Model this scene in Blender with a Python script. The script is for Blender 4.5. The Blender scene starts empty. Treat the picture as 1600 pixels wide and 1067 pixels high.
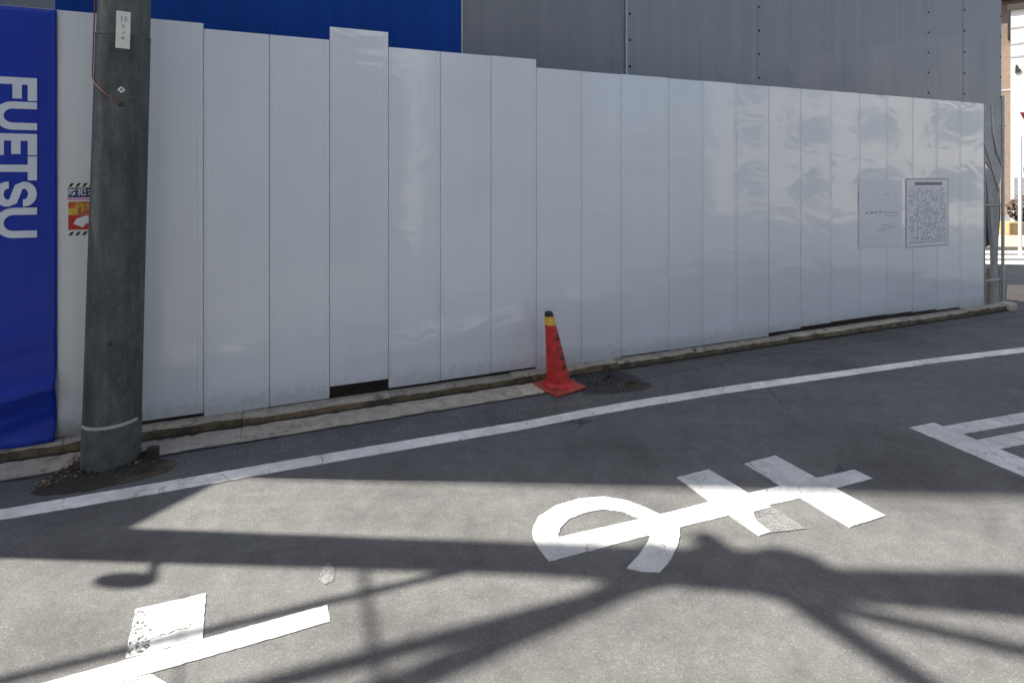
import bpy, bmesh, math, random
from mathutils import Vector, Matrix
R = math.radians
rnd = random.Random(7)
scene = bpy.context.scene
COL = scene.collection

# ------------------------------------------------------------------ camera, sky, sun
F, CX, HY, CAMH = 880.0, 800.0, 276.0, 2.05          # focal length in photo pixels, principal column, horizon row, eye height
cam_d = bpy.data.cameras.new('camera')
cam_d.sensor_width = 36.0
cam_d.lens = 36.0 * F / 1600.0
cam_d.shift_y = -(533.5 - HY) / 1600.0
cam_d.clip_start = 0.05
cam_d.clip_end = 1500
cam = bpy.data.objects.new('camera', cam_d)
cam.location = (0, 0, CAMH)
cam.rotation_euler = (R(90), 0, 0)
COL.objects.link(cam)
scene.camera = cam

SUN_EL = R(56)
LH = Vector((1, -0.05, 0)).normalized()               # horizontal direction in which shadows fall
world = bpy.data.worlds.new('World')
scene.world = world
world.use_nodes = True
wn = world.node_tree.nodes
sky = wn.new('ShaderNodeTexSky')
sky.sky_type = 'NISHITA'
sky.sun_disc = False
sky.sun_elevation = SUN_EL
sky.sun_rotation = math.atan2(-LH.x, -LH.y)
sky.dust_density = 3.0
sky.ozone_density = 0.6
wn['Background'].inputs['Strength'].default_value = 0.055
world.node_tree.links.new(sky.outputs[0], wn['Background'].inputs['Color'])
sun_d = bpy.data.lights.new('sun', 'SUN')
sun_d.energy = 3.3
sun_d.angle = R(0.55)
sun_d.color = (1.0, 0.95, 0.88)
sun = bpy.data.objects.new('sun', sun_d)
ld = Vector((LH.x * math.cos(SUN_EL), LH.y * math.cos(SUN_EL), -math.sin(SUN_EL)))
sun.rotation_euler = ld.to_track_quat('-Z', 'Y').to_euler()
sun.location = (-10, 0, 20)
COL.objects.link(sun)
vs = scene.view_settings
vs.view_transform = 'Standard'
vs.look = 'None'
vs.gamma = 1.0
vs.exposure = 1.9
vs.use_curve_mapping = False

# ------------------------------------------------------------------ measuring helpers
def gp(x, y, h=0.0):
    """ground point (at height h) that the photograph shows at pixel x, y"""
    d = (CAMH - h) * F / (y - HY)
    return Vector(((x - CX) * d / F, d, h))
U = Vector((2150, F, 0)).normalized()                  # along the fence, away to the right
N = Vector((U.y, -U.x, 0))                             # out of the fence, to the street
O = gp(840, 576.5, 0.1); O.z = 0
def wp(s, off=0.0, z=0.0):
    v = O + U * s + N * off
    return Vector((v.x, v.y, z))
def ws(x, off=0.0):
    """distance along the fence plane (moved out by off) met by photo column x"""
    o = O + N * off
    k = (x - CX) / F
    return (k * o.y - o.x) / (U.x - k * U.y)
def wz(x, y, off=0.0):
    p = wp(ws(x, off), off)
    return CAMH + (HY - y) * p.y / F
WALL_ROT = math.atan2(U.y, U.x)

# ------------------------------------------------------------------ materials
def nmat(name):
    m = bpy.data.materials.new(name)
    m.use_nodes = True
    nt = m.node_tree
    return m, nt, nt.nodes['Principled BSDF']
def nd(nt, t, **kw):
    n = nt.nodes.new(t)
    for k, v in kw.items():
        if k in n.inputs:
            n.inputs[k].default_value = v
        else:
            setattr(n, k, v)
    return n
def coords(nt, scale=(1, 1, 1), kind='Object', rot=(0, 0, 0)):
    tc = nt.nodes.new('ShaderNodeTexCoord')
    mp = nt.nodes.new('ShaderNodeMapping')
    mp.inputs['Scale'].default_value = scale
    mp.inputs['Rotation'].default_value = rot
    nt.links.new(tc.outputs[kind], mp.inputs['Vector'])
    return mp.outputs[0]
def ramp(nt, fac, stops):
    r = nt.nodes.new('ShaderNodeValToRGB')
    el = r.color_ramp.elements
    while len(el) < len(stops):
        el.new(0.5)
    for e, (p, c) in zip(el, stops):
        e.position = p
        e.color = (c, c, c, 1) if isinstance(c, (int, float)) else (*c, 1)
    nt.links.new(fac, r.inputs[0])
    return r.outputs[0]
def noise(nt, vec, scale, detail=4, rough=0.55, dist=0.0):
    n = nd(nt, 'ShaderNodeTexNoise', Scale=scale, Detail=detail, Roughness=rough, Distortion=dist)
    nt.links.new(vec, n.inputs['Vector'])
    return n.outputs['Fac']
def mix(nt, fac, a, b, mode='MIX'):
    m = nt.nodes.new('ShaderNodeMix')
    m.data_type = 'RGBA'; m.blend_type = mode
    for k, v in ((0, fac), (6, a), (7, b)):
        if isinstance(v, (int, float)):
            m.inputs[k].default_value = v
        elif isinstance(v, tuple):
            m.inputs[k].default_value = (*v, 1)
        else:
            nt.links.new(v, m.inputs[k])
    return m.outputs[2]
def bump(nt, h, strength, dist, prev=None):
    b = nd(nt, 'ShaderNodeBump', Strength=strength, Distance=dist)
    nt.links.new(h, b.inputs['Height'])
    if prev: nt.links.new(prev, b.inputs['Normal'])
    return b.outputs[0]

def m_plain(name, col, rough=0.6, metal=0.0, var=0.18, scale=6.0, bumpd=0.0, stretch=(1, 1, 1), spec=0.5):
    m, nt, p = nmat(name)
    v = coords(nt, stretch)
    n = noise(nt, v, scale, 6, 0.6)
    lo = tuple(c * (1 - var) for c in col); hi = tuple(min(1, c * (1 + var)) for c in col)
    nt.links.new(ramp(nt, n, [(0.3, lo), (0.7, hi)]), p.inputs['Base Color'])
    p.inputs['Roughness'].default_value = rough
    p.inputs['Metallic'].default_value = metal
    p.inputs['Specular IOR Level'].default_value = spec
    if bumpd:
        nt.links.new(bump(nt, noise(nt, v, scale * 8, 4), 0.6, bumpd), p.inputs['Normal'])
    return m

def m_asphalt(name, lo, hi, stain=0.8):
    m, nt, p = nmat(name)
    v = coords(nt)
    vo = nd(nt, 'ShaderNodeTexVoronoi', Scale=190.0)
    nt.links.new(v, vo.inputs['Vector'])
    sep = nt.nodes.new('ShaderNodeSeparateColor'); nt.links.new(vo.outputs['Color'], sep.inputs[0])
    stones = ramp(nt, sep.outputs[0], [(0.0, lo), (0.6, tuple((a + b) / 2 for a, b in zip(lo, hi))), (0.93, hi), (1.0, tuple(min(1, c * 1.35) for c in hi))])
    fine = ramp(nt, noise(nt, v, 320, 3, 0.7), [(0.3, 0.78), (0.7, 1.14)])
    c = mix(nt, 0.8, stones, fine, 'MULTIPLY')
    big = ramp(nt, noise(nt, v, 0.9, 6, 0.6), [(0.30, 0.60), (0.50, 0.98), (0.70, 1.14)])
    c = mix(nt, stain, c, big, 'MULTIPLY')
    med = ramp(nt, noise(nt, v, 7.0, 6, 0.65, 0.6), [(0.3, 0.74), (0.7, 1.12)])
    c = mix(nt, 0.8, c, med, 'MULTIPLY')
    # worn tyre streaks run along the street
    vt = coords(nt, (0.25, 3.0, 1), rot=(0, 0, -WALL_ROT))
    st = ramp(nt, noise(nt, vt, 1.6, 4, 0.6), [(0.35, 0.86), (0.65, 1.06)])
    c = mix(nt, 0.7, c, st, 'MULTIPLY')
    # hairline cracks
    vw = nd(nt, 'ShaderNodeTexVoronoi', Scale=0.75); vw.feature = 'DISTANCE_TO_EDGE'
    nz = nd(nt, 'ShaderNodeTexNoise', Scale=2.5, Detail=6.0)
    nt.links.new(v, nz.inputs['Vector'])
    va = nt.nodes.new('ShaderNodeVectorMath'); va.operation = 'MULTIPLY_ADD'
    nt.links.new(nz.outputs['Color'], va.inputs[0]); va.inputs[1].default_value = (0.5, 0.5, 0); nt.links.new(v, va.inputs[2])
    nt.links.new(va.outputs[0], vw.inputs['Vector'])
    cr = ramp(nt, vw.outputs['Distance'], [(0.0, 1.0), (0.005, 0.0)])
    ck = ramp(nt, noise(nt, v, 0.6, 2), [(0.55, 0.0), (0.62, 1.0)])
    ckm = nd(nt, 'ShaderNodeMath', operation='MULTIPLY'); nt.links.new(cr, ckm.inputs[0]); nt.links.new(ck, ckm.inputs[1])
    c = mix(nt, ckm.outputs[0], c, (0.03, 0.03, 0.03))
    nt.links.new(c, p.inputs['Base Color'])
    p.inputs['Roughness'].default_value = 0.82
    p.inputs['Specular IOR Level'].default_value = 0.35
    b = bump(nt, vo.outputs['Distance'], 0.55, 0.004)
    b = bump(nt, noise(nt, v, 320, 3), 0.5, 0.003, b)
    nt.links.new(b, p.inputs['Normal'])
    return m

def m_paint(name, col=(0.66, 0.66, 0.63), wear=0.36, blot=0.40, nsc=55.0):
    """thermoplastic road paint; chips where the noise falls below the wear level let the asphalt show"""
    m, nt, p = nmat(name)
    v = coords(nt)
    d = ramp(nt, noise(nt, v, 9, 6, 0.7), [(0.3, tuple(c * 0.74 for c in col)), (0.62, col)])
    g = ramp(nt, noise(nt, v, 240, 3, 0.7), [(0.25, 0.82), (0.6, 1.0)])
    ty = ramp(nt, noise(nt, v, 2.2, 5, 0.65, 0.5), [(0.32, 0.70), (0.6, 1.0)])
    nt.links.new(mix(nt, 0.9, mix(nt, 0.8, d, g, 'MULTIPLY'), ty, 'MULTIPLY'), p.inputs['Base Color'])
    p.inputs['Roughness'].default_value = 0.6
    a1 = ramp(nt, noise(nt, v, nsc, 5, 0.75), [(wear - 0.02, 0.0), (wear + 0.02, 1.0)])
    a2 = ramp(nt, noise(nt, v, 6, 3, 0.5), [(blot - 0.03, 0.0), (blot + 0.08, 1.0)])
    mx = nd(nt, 'ShaderNodeMath', operation='MAXIMUM'); nt.links.new(a1, mx.inputs[0]); nt.links.new(a2, mx.inputs[1])
    # fine transverse cracks
    vw = nd(nt, 'ShaderNodeTexVoronoi', Scale=3.2); vw.feature = 'DISTANCE_TO_EDGE'
    nz = nd(nt, 'ShaderNodeTexNoise', Scale=9.0, Detail=4.0); nt.links.new(v, nz.inputs['Vector'])
    va = nt.nodes.new('ShaderNodeVectorMath'); va.operation = 'MULTIPLY_ADD'
    nt.links.new(nz.outputs['Color'], va.inputs[0]); va.inputs[1].default_value = (0.16, 0.16, 0); nt.links.new(v, va.inputs[2])
    nt.links.new(va.outputs[0], vw.inputs['Vector'])
    ck = ramp(nt, vw.outputs['Distance'], [(0.003, 0.0), (0.009, 1.0)])
    gate = ramp(nt, noise(nt, v, 1.7, 2), [(0.44, 1.0), (0.50, 0.0)])
    cm = nd(nt, 'ShaderNodeMath', operation='MAXIMUM'); nt.links.new(ck, cm.inputs[0]); nt.links.new(gate, cm.inputs[1])
    ml = nd(nt, 'ShaderNodeMath', operation='MULTIPLY'); nt.links.new(mx.outputs[0], ml.inputs[0]); nt.links.new(cm.outputs[0], ml.inputs[1])
    nt.links.new(ml.outputs[0], p.inputs['Alpha'])
    nt.links.new(bump(nt, noise(nt, v, 200, 3), 0.4, 0.002), p.inputs['Normal'])
    return m

def m_sheet(name, col, rough=0.28, wav=0.35, drip=0.12, coat=0.3, grime=0.0, wscale=(1.3, 1.3, 2.6), fine=0.0, spec=0.5, dsc=5.0):
    """painted steel sheet: low oil-canning waves, faint runs of dirt"""
    m, nt, p = nmat(name)
    v = coords(nt)
    oi = nt.nodes.new('ShaderNodeObjectInfo')
    rv = ramp(nt, oi.outputs['Random'], [(0.0, 0.975), (1.0, 1.02)])
    vd = coords(nt, (dsc, dsc, 0.3))
    run = ramp(nt, noise(nt, vd, 1.4, 6, 0.65), [(0.3, 1 - drip), (0.6, 1.0)])
    c = mix(nt, 1.0, mix(nt, 1.0, col, rv, 'MULTIPLY'), run, 'MULTIPLY')
    cl = ramp(nt, noise(nt, v, 1.3, 5, 0.6), [(0.3, 0.965), (0.7, 1.02)])
    c = mix(nt, 1.0, c, cl, 'MULTIPLY')
    if grime:
        # splash-back dirt on the lowest hand's breadth, broken up by noise
        sx = nt.nodes.new('ShaderNodeSeparateXYZ'); tc = nt.nodes.new('ShaderNodeTexCoord')
        nt.links.new(tc.outputs['Object'], sx.inputs[0])
        ad = nd(nt, 'ShaderNodeMath', operation='MULTIPLY_ADD'); nt.links.new(noise(nt, v, 14, 5, 0.7), ad.inputs[0]); ad.inputs[1].default_value = -0.28; nt.links.new(sx.outputs[2], ad.inputs[2])
        g = ramp(nt, ad.outputs[0], [(0.0, grime), (0.12, 0.0)])
        c = mix(nt, g, c, (0.16, 0.15, 0.12))
        sp = ramp(nt, noise(nt, v, 42, 2, 0.5), [(0.70, 0.0), (0.74, 0.35)])
        c = mix(nt, sp, c, (0.2, 0.19, 0.17))
    nt.links.new(c, p.inputs['Base Color'])
    rg = ramp(nt, noise(nt, v, 3.0, 5, 0.6), [(0.3, rough * 0.92), (0.7, rough * 1.12)])
    nt.links.new(rg, p.inputs['Roughness'])
    p.inputs['Coat Weight'].default_value = coat
    p.inputs['Specular IOR Level'].default_value = spec
    p.inputs['Coat Roughness'].default_value = 0.07
    vw = coords(nt, wscale)
    ro = nd(nt, 'ShaderNodeMath', operation='MULTIPLY'); nt.links.new(oi.outputs['Random'], ro.inputs[0]); ro.inputs[1].default_value = 0.45
    rc = nt.nodes.new('ShaderNodeCombineXYZ'); nt.links.new(ro.outputs[0], rc.inputs[2])
    vadd = nt.nodes.new('ShaderNodeVectorMath'); nt.links.new(vw, vadd.inputs[0]); nt.links.new(rc.outputs[0], vadd.inputs[1])
    b = bump(nt, noise(nt, vadd.outputs[0], 1.1, 2.5, 0.5, 0.8), wav, 0.05)
    if fine:
        b = bump(nt, noise(nt, coords(nt, (20, 20, 1.0)), 1.0, 4, 0.6), 0.35, fine, b)
    nt.links.new(b, p.inputs['Normal'])
    nt.links.new(b, p.inputs['Coat Normal'])
    return m

def m_concrete(name, col, moss=0.0, rough=0.9):
    m, nt, p = nmat(name)
    v = coords(nt)
    oi = nt.nodes.new('ShaderNodeObjectInfo')
    rv = ramp(nt, oi.outputs['Random'], [(0.0, 0.8), (1.0, 1.15)])
    a = ramp(nt, noise(nt, v, 10, 8, 0.7), [(0.25, tuple(c * 0.55 for c in col)), (0.55, col), (0.8, tuple(c * 1.25 for c in col))])
    c = mix(nt, 1.0, a, rv, 'MULTIPLY')
    if moss:
        mm = ramp(nt, noise(nt, v, 5, 6, 0.7), [(0.2 + moss * 0.3, 0.95), (0.4 + moss * 0.3, 0.0)])
        c = mix(nt, mm, c, (0.05, 0.045, 0.028))
    g = ramp(nt, noise(nt, v, 150, 3, 0.7), [(0.3, 0.65), (0.65, 1.1)])
    c = mix(nt, 0.8, c, g, 'MULTIPLY')
    nt.links.new(c, p.inputs['Base Color'])
    p.inputs['Roughness'].default_value = rough
    b = bump(nt, noise(nt, v, 26, 8, 0.7), 0.6, 0.012)
    b = bump(nt, noise(nt, v, 160, 3), 0.5, 0.004, b)
    nt.links.new(b, p.inputs['Normal'])
    return m

def m_pole():
    m, nt, p = nmat('pole_sheet')
    v = coords(nt)
    # embossed anti-poster sheet: a fine grid of nubs
    vg = coords(nt, (1, 1, 1))
    wz_ = nd(nt, 'ShaderNodeTexWave', Scale=14.0, Distortion=1.5, Detail=2.0); wz_.bands_direction = 'Z'
    nt.links.new(vg, wz_.inputs['Vector'])
    wf = nd(nt, 'ShaderNodeTexWave', Scale=20.0, Distortion=1.0, Detail=2.0); wf.bands_direction = 'X'
    nt.links.new(vg, wf.inputs['Vector'])
    mu = nd(nt, 'ShaderNodeMath', operation='MULTIPLY'); nt.links.new(wz_.outputs[1], mu.inputs[0]); nt.links.new(wf.outputs[1], mu.inputs[1])
    base = ramp(nt, noise(nt, coords(nt, (3, 3, 1)), 2.2, 8, 0.7), [(0.30, (0.030, 0.035, 0.034)), (0.52, (0.070, 0.078, 0.076)), (0.72, (0.125, 0.125, 0.112))])
    st2 = ramp(nt, noise(nt, coords(nt, (9, 9, 0.7)), 1.3, 6, 0.7), [(0.32, 0.62), (0.62, 1.2)])
    base = mix(nt, 1.0, base, st2, 'MULTIPLY')
    nub = ramp(nt, mu.outputs[0], [(0.1, 0.88), (0.7, 1.14)])
    c = mix(nt, 0.8, base, nub, 'MULTIPLY')
    sc = ramp(nt, noise(nt, v, 26, 6, 0.75), [(0.55, 0.0), (0.70, 0.45)])
    c = mix(nt, sc, c, (0.19, 0.18, 0.16))
    rs = ramp(nt, noise(nt, v, 4.5, 5, 0.7), [(0.60, 0.0), (0.72, 0.3)])
    c = mix(nt, rs, c, (0.13, 0.10, 0.075))
    nt.links.new(c, p.inputs['Base Color'])
    p.inputs['Roughness'].default_value = 0.7
    b = bump(nt, mu.outputs[0], 0.3, 0.003)
    b = bump(nt, noise(nt, v, 60, 5), 0.6, 0.005, b)
    nt.links.new(b, p.inputs['Normal'])
    return m

def m_brick():
    m, nt, p = nmat('brick_tile')
    v = coords(nt, (1, 1, 1), rot=(R(90), 0, 0))
    b = nd(nt, 'ShaderNodeTexBrick', Scale=5.0)
    b.inputs['Color1'].default_value = (0.13, 0.085, 0.06, 1); b.inputs['Color2'].default_value = (0.20, 0.13, 0.085, 1); b.inputs['Mortar'].default_value = (0.3, 0.27, 0.23, 1)
    nt.links.new(v, b.inputs['Vector'])
    nt.links.new(b.outputs[0], p.inputs['Base Color'])
    p.inputs['Roughness'].default_value = 0.75
    return m

M = {
    'asphalt': m_asphalt('asphalt', (0.112, 0.111, 0.106), (0.158, 0.156, 0.149)),
    'asphalt_dark': m_asphalt('asphalt_dark', (0.03, 0.03, 0.031), (0.10, 0.098, 0.092)),
    'paint': m_paint('road_paint', wear=0.37, blot=0.43),
    'paint_line': m_paint('road_paint_line', (0.90, 0.87, 0.80), wear=0.36, blot=0.40),
    'paint_worn': m_paint('road_paint_worn', (0.25, 0.25, 0.24), wear=0.46, blot=0.60, nsc=130.0),
    'fence': m_sheet('fence_steel', (0.70, 0.74, 0.765), 0.24, 0.16, 0.02, 0.8, 0.3, (1.15, 1.15, 2.8)),
    'fence_white': m_sheet('fence_white_steel', (0.70, 0.725, 0.70), 0.3, 0.18, 0.05, 0.4, 0.55),
    'seam': m_plain('seam_rubber', (0.52, 0.53, 0.55), 0.5),
    'plate': m_sheet('grey_plate', (0.265, 0.278, 0.30), 0.42, 0.2, 0.16, 0.1, 0.0, (1, 1, 0.7)),
    'plate_warm': m_sheet('grey_plate_warm', (0.225, 0.232, 0.24), 0.45, 0.2, 0.16, 0.1, 0.0, (1, 1, 0.7)),
    'blue_sheet': m_sheet('blue_sheet', (0.008, 0.060, 0.30), 0.6, 0.18, 0.2, 0.0, spec=0.12),
    'banner': m_sheet('banner_vinyl', (0.006, 0.036, 0.38), 0.33, 0.3, 0.15, 0.0, 0.0, (1, 1, 2.5), spec=0.4),
    'letter': m_plain('banner_print', (0.66, 0.70, 0.74), 0.5, var=0.06),
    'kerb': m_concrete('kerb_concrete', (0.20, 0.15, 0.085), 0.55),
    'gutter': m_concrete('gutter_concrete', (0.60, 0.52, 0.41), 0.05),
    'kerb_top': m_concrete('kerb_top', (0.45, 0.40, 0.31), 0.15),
    'soil': m_concrete('dark_soil', (0.045, 0.038, 0.028), 0.45),
    'soil_brown': m_concrete('brown_soil', (0.09, 0.066, 0.048), 0.3),
    'crack': m_plain('crack_dark', (0.025, 0.023, 0.02), 0.95),
    'pole': m_pole(),
    'pole_low': m_plain('pole_concrete_low', (0.085, 0.098, 0.095), 0.75, var=0.35, scale=12, bumpd=0.006),
    'band': m_plain('pole_band', (0.42, 0.44, 0.44), 0.55),
    'plate_label': m_plain('pole_label', (0.70, 0.72, 0.62), 0.5, var=0.08),
    'black': m_plain('black_mark', (0.02, 0.02, 0.022), 0.6),
    'navy': m_plain('sticker_navy', (0.012, 0.018, 0.10), 0.5),
    'orange': m_plain('sticker_orange', (0.48, 0.10, 0.025), 0.5, var=0.35, scale=30),
    'yellow': m_plain('sticker_yellow', (0.62, 0.42, 0.05), 0.5),
    'pink': m_plain('sticker_pink', (0.62, 0.30, 0.45), 0.5),
    'white': m_plain('white_print', (0.74, 0.74, 0.74), 0.5, var=0.06),
    'copper': m_plain('copper_wire', (0.20, 0.075, 0.05), 0.6),
    'cone': m_plain('cone_red', (0.50, 0.026, 0.022), 0.55, var=0.42, scale=13, bumpd=0.002),
    'cone_base': m_plain('cone_base_red', (0.40, 0.07, 0.045), 0.6, var=0.45, scale=22),
    'cone_yellow': m_plain('cone_tape', (0.70, 0.42, 0.05), 0.5, var=0.25, scale=40),
    'galv': m_plain('galvanised', (0.42, 0.45, 0.46), 0.45, 0.6, var=0.2, scale=20),
    'board': m_plain('weathered_board', (0.42, 0.42, 0.40), 0.7, var=0.3, scale=9, stretch=(4, 4, 0.6)),
    'paper': m_plain('notice_paper', (0.66, 0.69, 0.73), 0.3, var=0.05),
    'ink': m_plain('notice_ink', (0.20, 0.21, 0.22), 0.6),
    'ink_pale': m_plain('notice_ink_pale', (0.34, 0.35, 0.37), 0.6),
    'brick': m_brick(),
    'wall_white': m_plain('white_render', (0.70, 0.69, 0.66), 0.8, var=0.07, scale=2),
    'wall_grey': m_plain('grey_render', (0.42, 0.42, 0.41), 0.85, var=0.12, scale=1.5, bumpd=0.004),
    'wall_cream': m_plain('cream_render', (0.58, 0.54, 0.46), 0.85, var=0.1, scale=1.5, bumpd=0.004),
    'shutter': m_plain('shutter_grey', (0.30, 0.31, 0.33), 0.5, 0.3),
    'glass': m_plain('window_glass', (0.03, 0.04, 0.045), 0.08, var=0.05),
    'frame': m_plain('window_frame', (0.35, 0.35, 0.35), 0.4, 0.5),
    'dark': m_plain('dark_trim', (0.04, 0.03, 0.025), 0.6),
    'red': m_plain('sign_red', (0.50, 0.02, 0.02), 0.4, var=0.05),
    'blue': m_plain('sign_blue', (0.02, 0.10, 0.45), 0.4, var=0.05),
    'leaf_red': m_plain('leaf_reddish', (0.085, 0.05, 0.035), 0.6, var=0.5, scale=9),
    'leaf_green': m_plain('leaf_green', (0.07, 0.10, 0.03), 0.6, var=0.4, scale=14),
    'leaf_dry': m_plain('leaf_dry', (0.22, 0.15, 0.08), 0.8, var=0.5, scale=14),
    'planter': m_plain('planter_tan', (0.36, 0.27, 0.13), 0.8),
    'paving': m_concrete('paving', (0.36, 0.29, 0.22), 0.0),
    'cable': m_plain('cable_black', (0.02, 0.02, 0.02), 0.5),
    'lamp_grey': m_plain('lamp_grey', (0.4, 0.41, 0.42), 0.5),
}

# ------------------------------------------------------------------ mesh helpers
class MB:
    def __init__(self):
        self.bm = bmesh.new()
    def hexa(self, c8, bevel=0.0):
        """8 corners: bottom loop 0-3, top loop 4-7"""
        vsx = [self.bm.verts.new(c) for c in c8]
        fs = []
        for f in ((0, 3, 2, 1), (4, 5, 6, 7), (0, 1, 5, 4), (1, 2, 6, 5), (2, 3, 7, 6), (3, 0, 4, 7)):
            fs.append(self.bm.faces.new([vsx[i] for i in f]))
        if bevel:
            es = set(e for f in fs for e in f.edges)
            bmesh.ops.bevel(self.bm, geom=list(es), offset=bevel, segments=2, affect='EDGES', profile=0.6)
        return self
    def box(self, x0, x1, y0, y1, z0, z1, bevel=0.0):
        return self.hexa([(x0, y0, z0), (x1, y0, z0), (x1, y1, z0), (x0, y1, z0), (x0, y0, z1), (x1, y0, z1), (x1, y1, z1), (x0, y1, z1)], bevel)
    def prism(self, pts, d):
        """flat polygon (list of Vectors) given thickness by vector d"""
        a = [self.bm.verts.new(p) for p in pts]
        b = [self.bm.verts.new(Vector(p) + d) for p in pts]
        n = len(pts)
        self.bm.faces.new(b); self.bm.faces.new(a[::-1])
        for i in range(n):
            self.bm.faces.new((a[i], a[(i + 1) % n], b[(i + 1) % n], b[i]))
        return self
    def strip(self, left, right, d):
        """ribbon between two rows of points, given thickness by d"""
        for i in range(len(left) - 1):
            pass
        a = [self.bm.verts.new(p) for p in left]; b = [self.bm.verts.new(p) for p in right]
        c = [self.bm.verts.new(Vector(p) + d) for p in left]; e = [self.bm.verts.new(Vector(p) + d) for p in right]
        for i in range(len(left) - 1):
            self.bm.faces.new((c[i], e[i], e[i + 1], c[i + 1]))
            self.bm.faces.new((a[i], a[i + 1], b[i + 1], b[i]))
            self.bm.faces.new((a[i], c[i], c[i + 1], a[i + 1]))
            self.bm.faces.new((b[i], b[i + 1], e[i + 1], e[i]))
        self.bm.faces.new((a[0], b[0], e[0], c[0])); self.bm.faces.new((a[-1], c[-1], e[-1], b[-1]))
        return self
    def rings(self, rings, cap=True):
        rs = [[self.bm.verts.new(p) for p in r] for r in rings]
        n = len(rs[0])
        for a, b in zip(rs, rs[1:]):
            for i in range(n):
                self.bm.faces.new((a[i], a[(i + 1) % n], b[(i + 1) % n], b[i]))
        if cap:
            self.bm.faces.new(rs[0][::-1]); self.bm.faces.new(rs[-1])
        return self
    def lathe(self, prof, seg=32, cen=None, cap=True):
        """prof: (radius, z); cen(z) -> (x, y)"""
        cen = cen or (lambda z: (0, 0))
        return self.rings([[(cen(z)[0] + r * math.cos(2 * math.pi * i / seg), cen(z)[1] + r * math.sin(2 * math.pi * i / seg), z) for i in range(seg)] for r, z in prof], cap)
    def tube(self, pts, r, seg=8):
        pts = [Vector(p) for p in pts]
        rr = []
        for i, p in enumerate(pts):
            t = (pts[min(i + 1, len(pts) - 1)] - pts[max(i - 1, 0)]).normalized()
            a = t.orthogonal().normalized() if abs(t.z) > 0.95 else t.cross(Vector((0, 0, 1))).normalized()
            b = t.cross(a).normalized()
            rr.append([p + a * (r * math.cos(2 * math.pi * k / seg)) + b * (r * math.sin(2 * math.pi * k / seg)) for k in range(seg)])
        return self.rings(rr)
    def build(self, name, mat, parent=None, smooth=False, fix=True):
        if fix:
            bmesh.ops.recalc_face_normals(self.bm, faces=self.bm.faces)
        me = bpy.data.meshes.new(name)
        self.bm.to_mesh(me); self.bm.free()
        if smooth:
            for p in me.polygons: p.use_smooth = True
            try:
                me.set_sharp_from_angle(angle=R(40))
            except Exception:
                pass
        me.materials.append(M[mat] if isinstance(mat, str) else mat)
        o = bpy.data.objects.new(name, me)
        COL.objects.link(o)
        if parent:
            o.parent = parent
        return o
def tag(o, label=None, cat=None, group=None, kind=None):
    if label: o['label'] = label
    if cat: o['category'] = cat
    if group: o['group'] = group
    if kind: o['kind'] = kind
    return o
def empty(name, loc=(0, 0, 0), rz=0.0):
    o = bpy.data.objects.new(name, None)
    o.empty_display_size = 0.2
    o.location = loc; o.rotation_euler = (0, 0, rz)
    COL.objects.link(o)
    return o
def put(o, loc, rz=0.0):
    o.location = loc; o.rotation_euler = (0, 0, rz)
    return o
def text_mesh(name, body, size, mat, parent, mtx, extrude=0.0006, bold=0.0, align='CENTER'):
    cu = bpy.data.curves.new(name, 'FONT')
    cu.body = body; cu.size = size; cu.align_x = align; cu.align_y = 'CENTER'
    cu.extrude = extrude; cu.offset = bold; cu.resolution_u = 3
    t = bpy.data.objects.new('tmp_text', cu); COL.objects.link(t)
    dg = bpy.context.evaluated_depsgraph_get()
    me = bpy.data.meshes.new_from_object(t.evaluated_get(dg))
    bpy.data.objects.remove(t)
    me.materials.clear(); me.materials.append(M[mat])
    me.transform(mtx)
    o = bpy.data.objects.new(name, me); COL.objects.link(o); o.parent = parent
    return o

# ------------------------------------------------------------------ ground
def sheet(name, mat, pts, z, thick=None):
    b = MB()
    if thick: b.prism([Vector((p[0], p[1], z - thick)) for p in pts], Vector((0, 0, thick)))
    else: b.bm.faces.new([b.bm.verts.new((p[0], p[1], z)) for p in pts])
    return b.build(name, mat)
g = sheet('road', 'asphalt', [(-300, -300), (300, -300), (300, 300), (-300, 300)], 0)
tag(g, kind='structure')
g = sheet('site_ground', 'soil', [tuple(wp(-24, -0.14)[:2]), tuple(wp(ws(1560), -0.14)[:2]), tuple(wp(ws(1560), -14)[:2]), tuple(wp(-24, -14)[:2])], 0.03)
tag(g, kind='structure')

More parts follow.
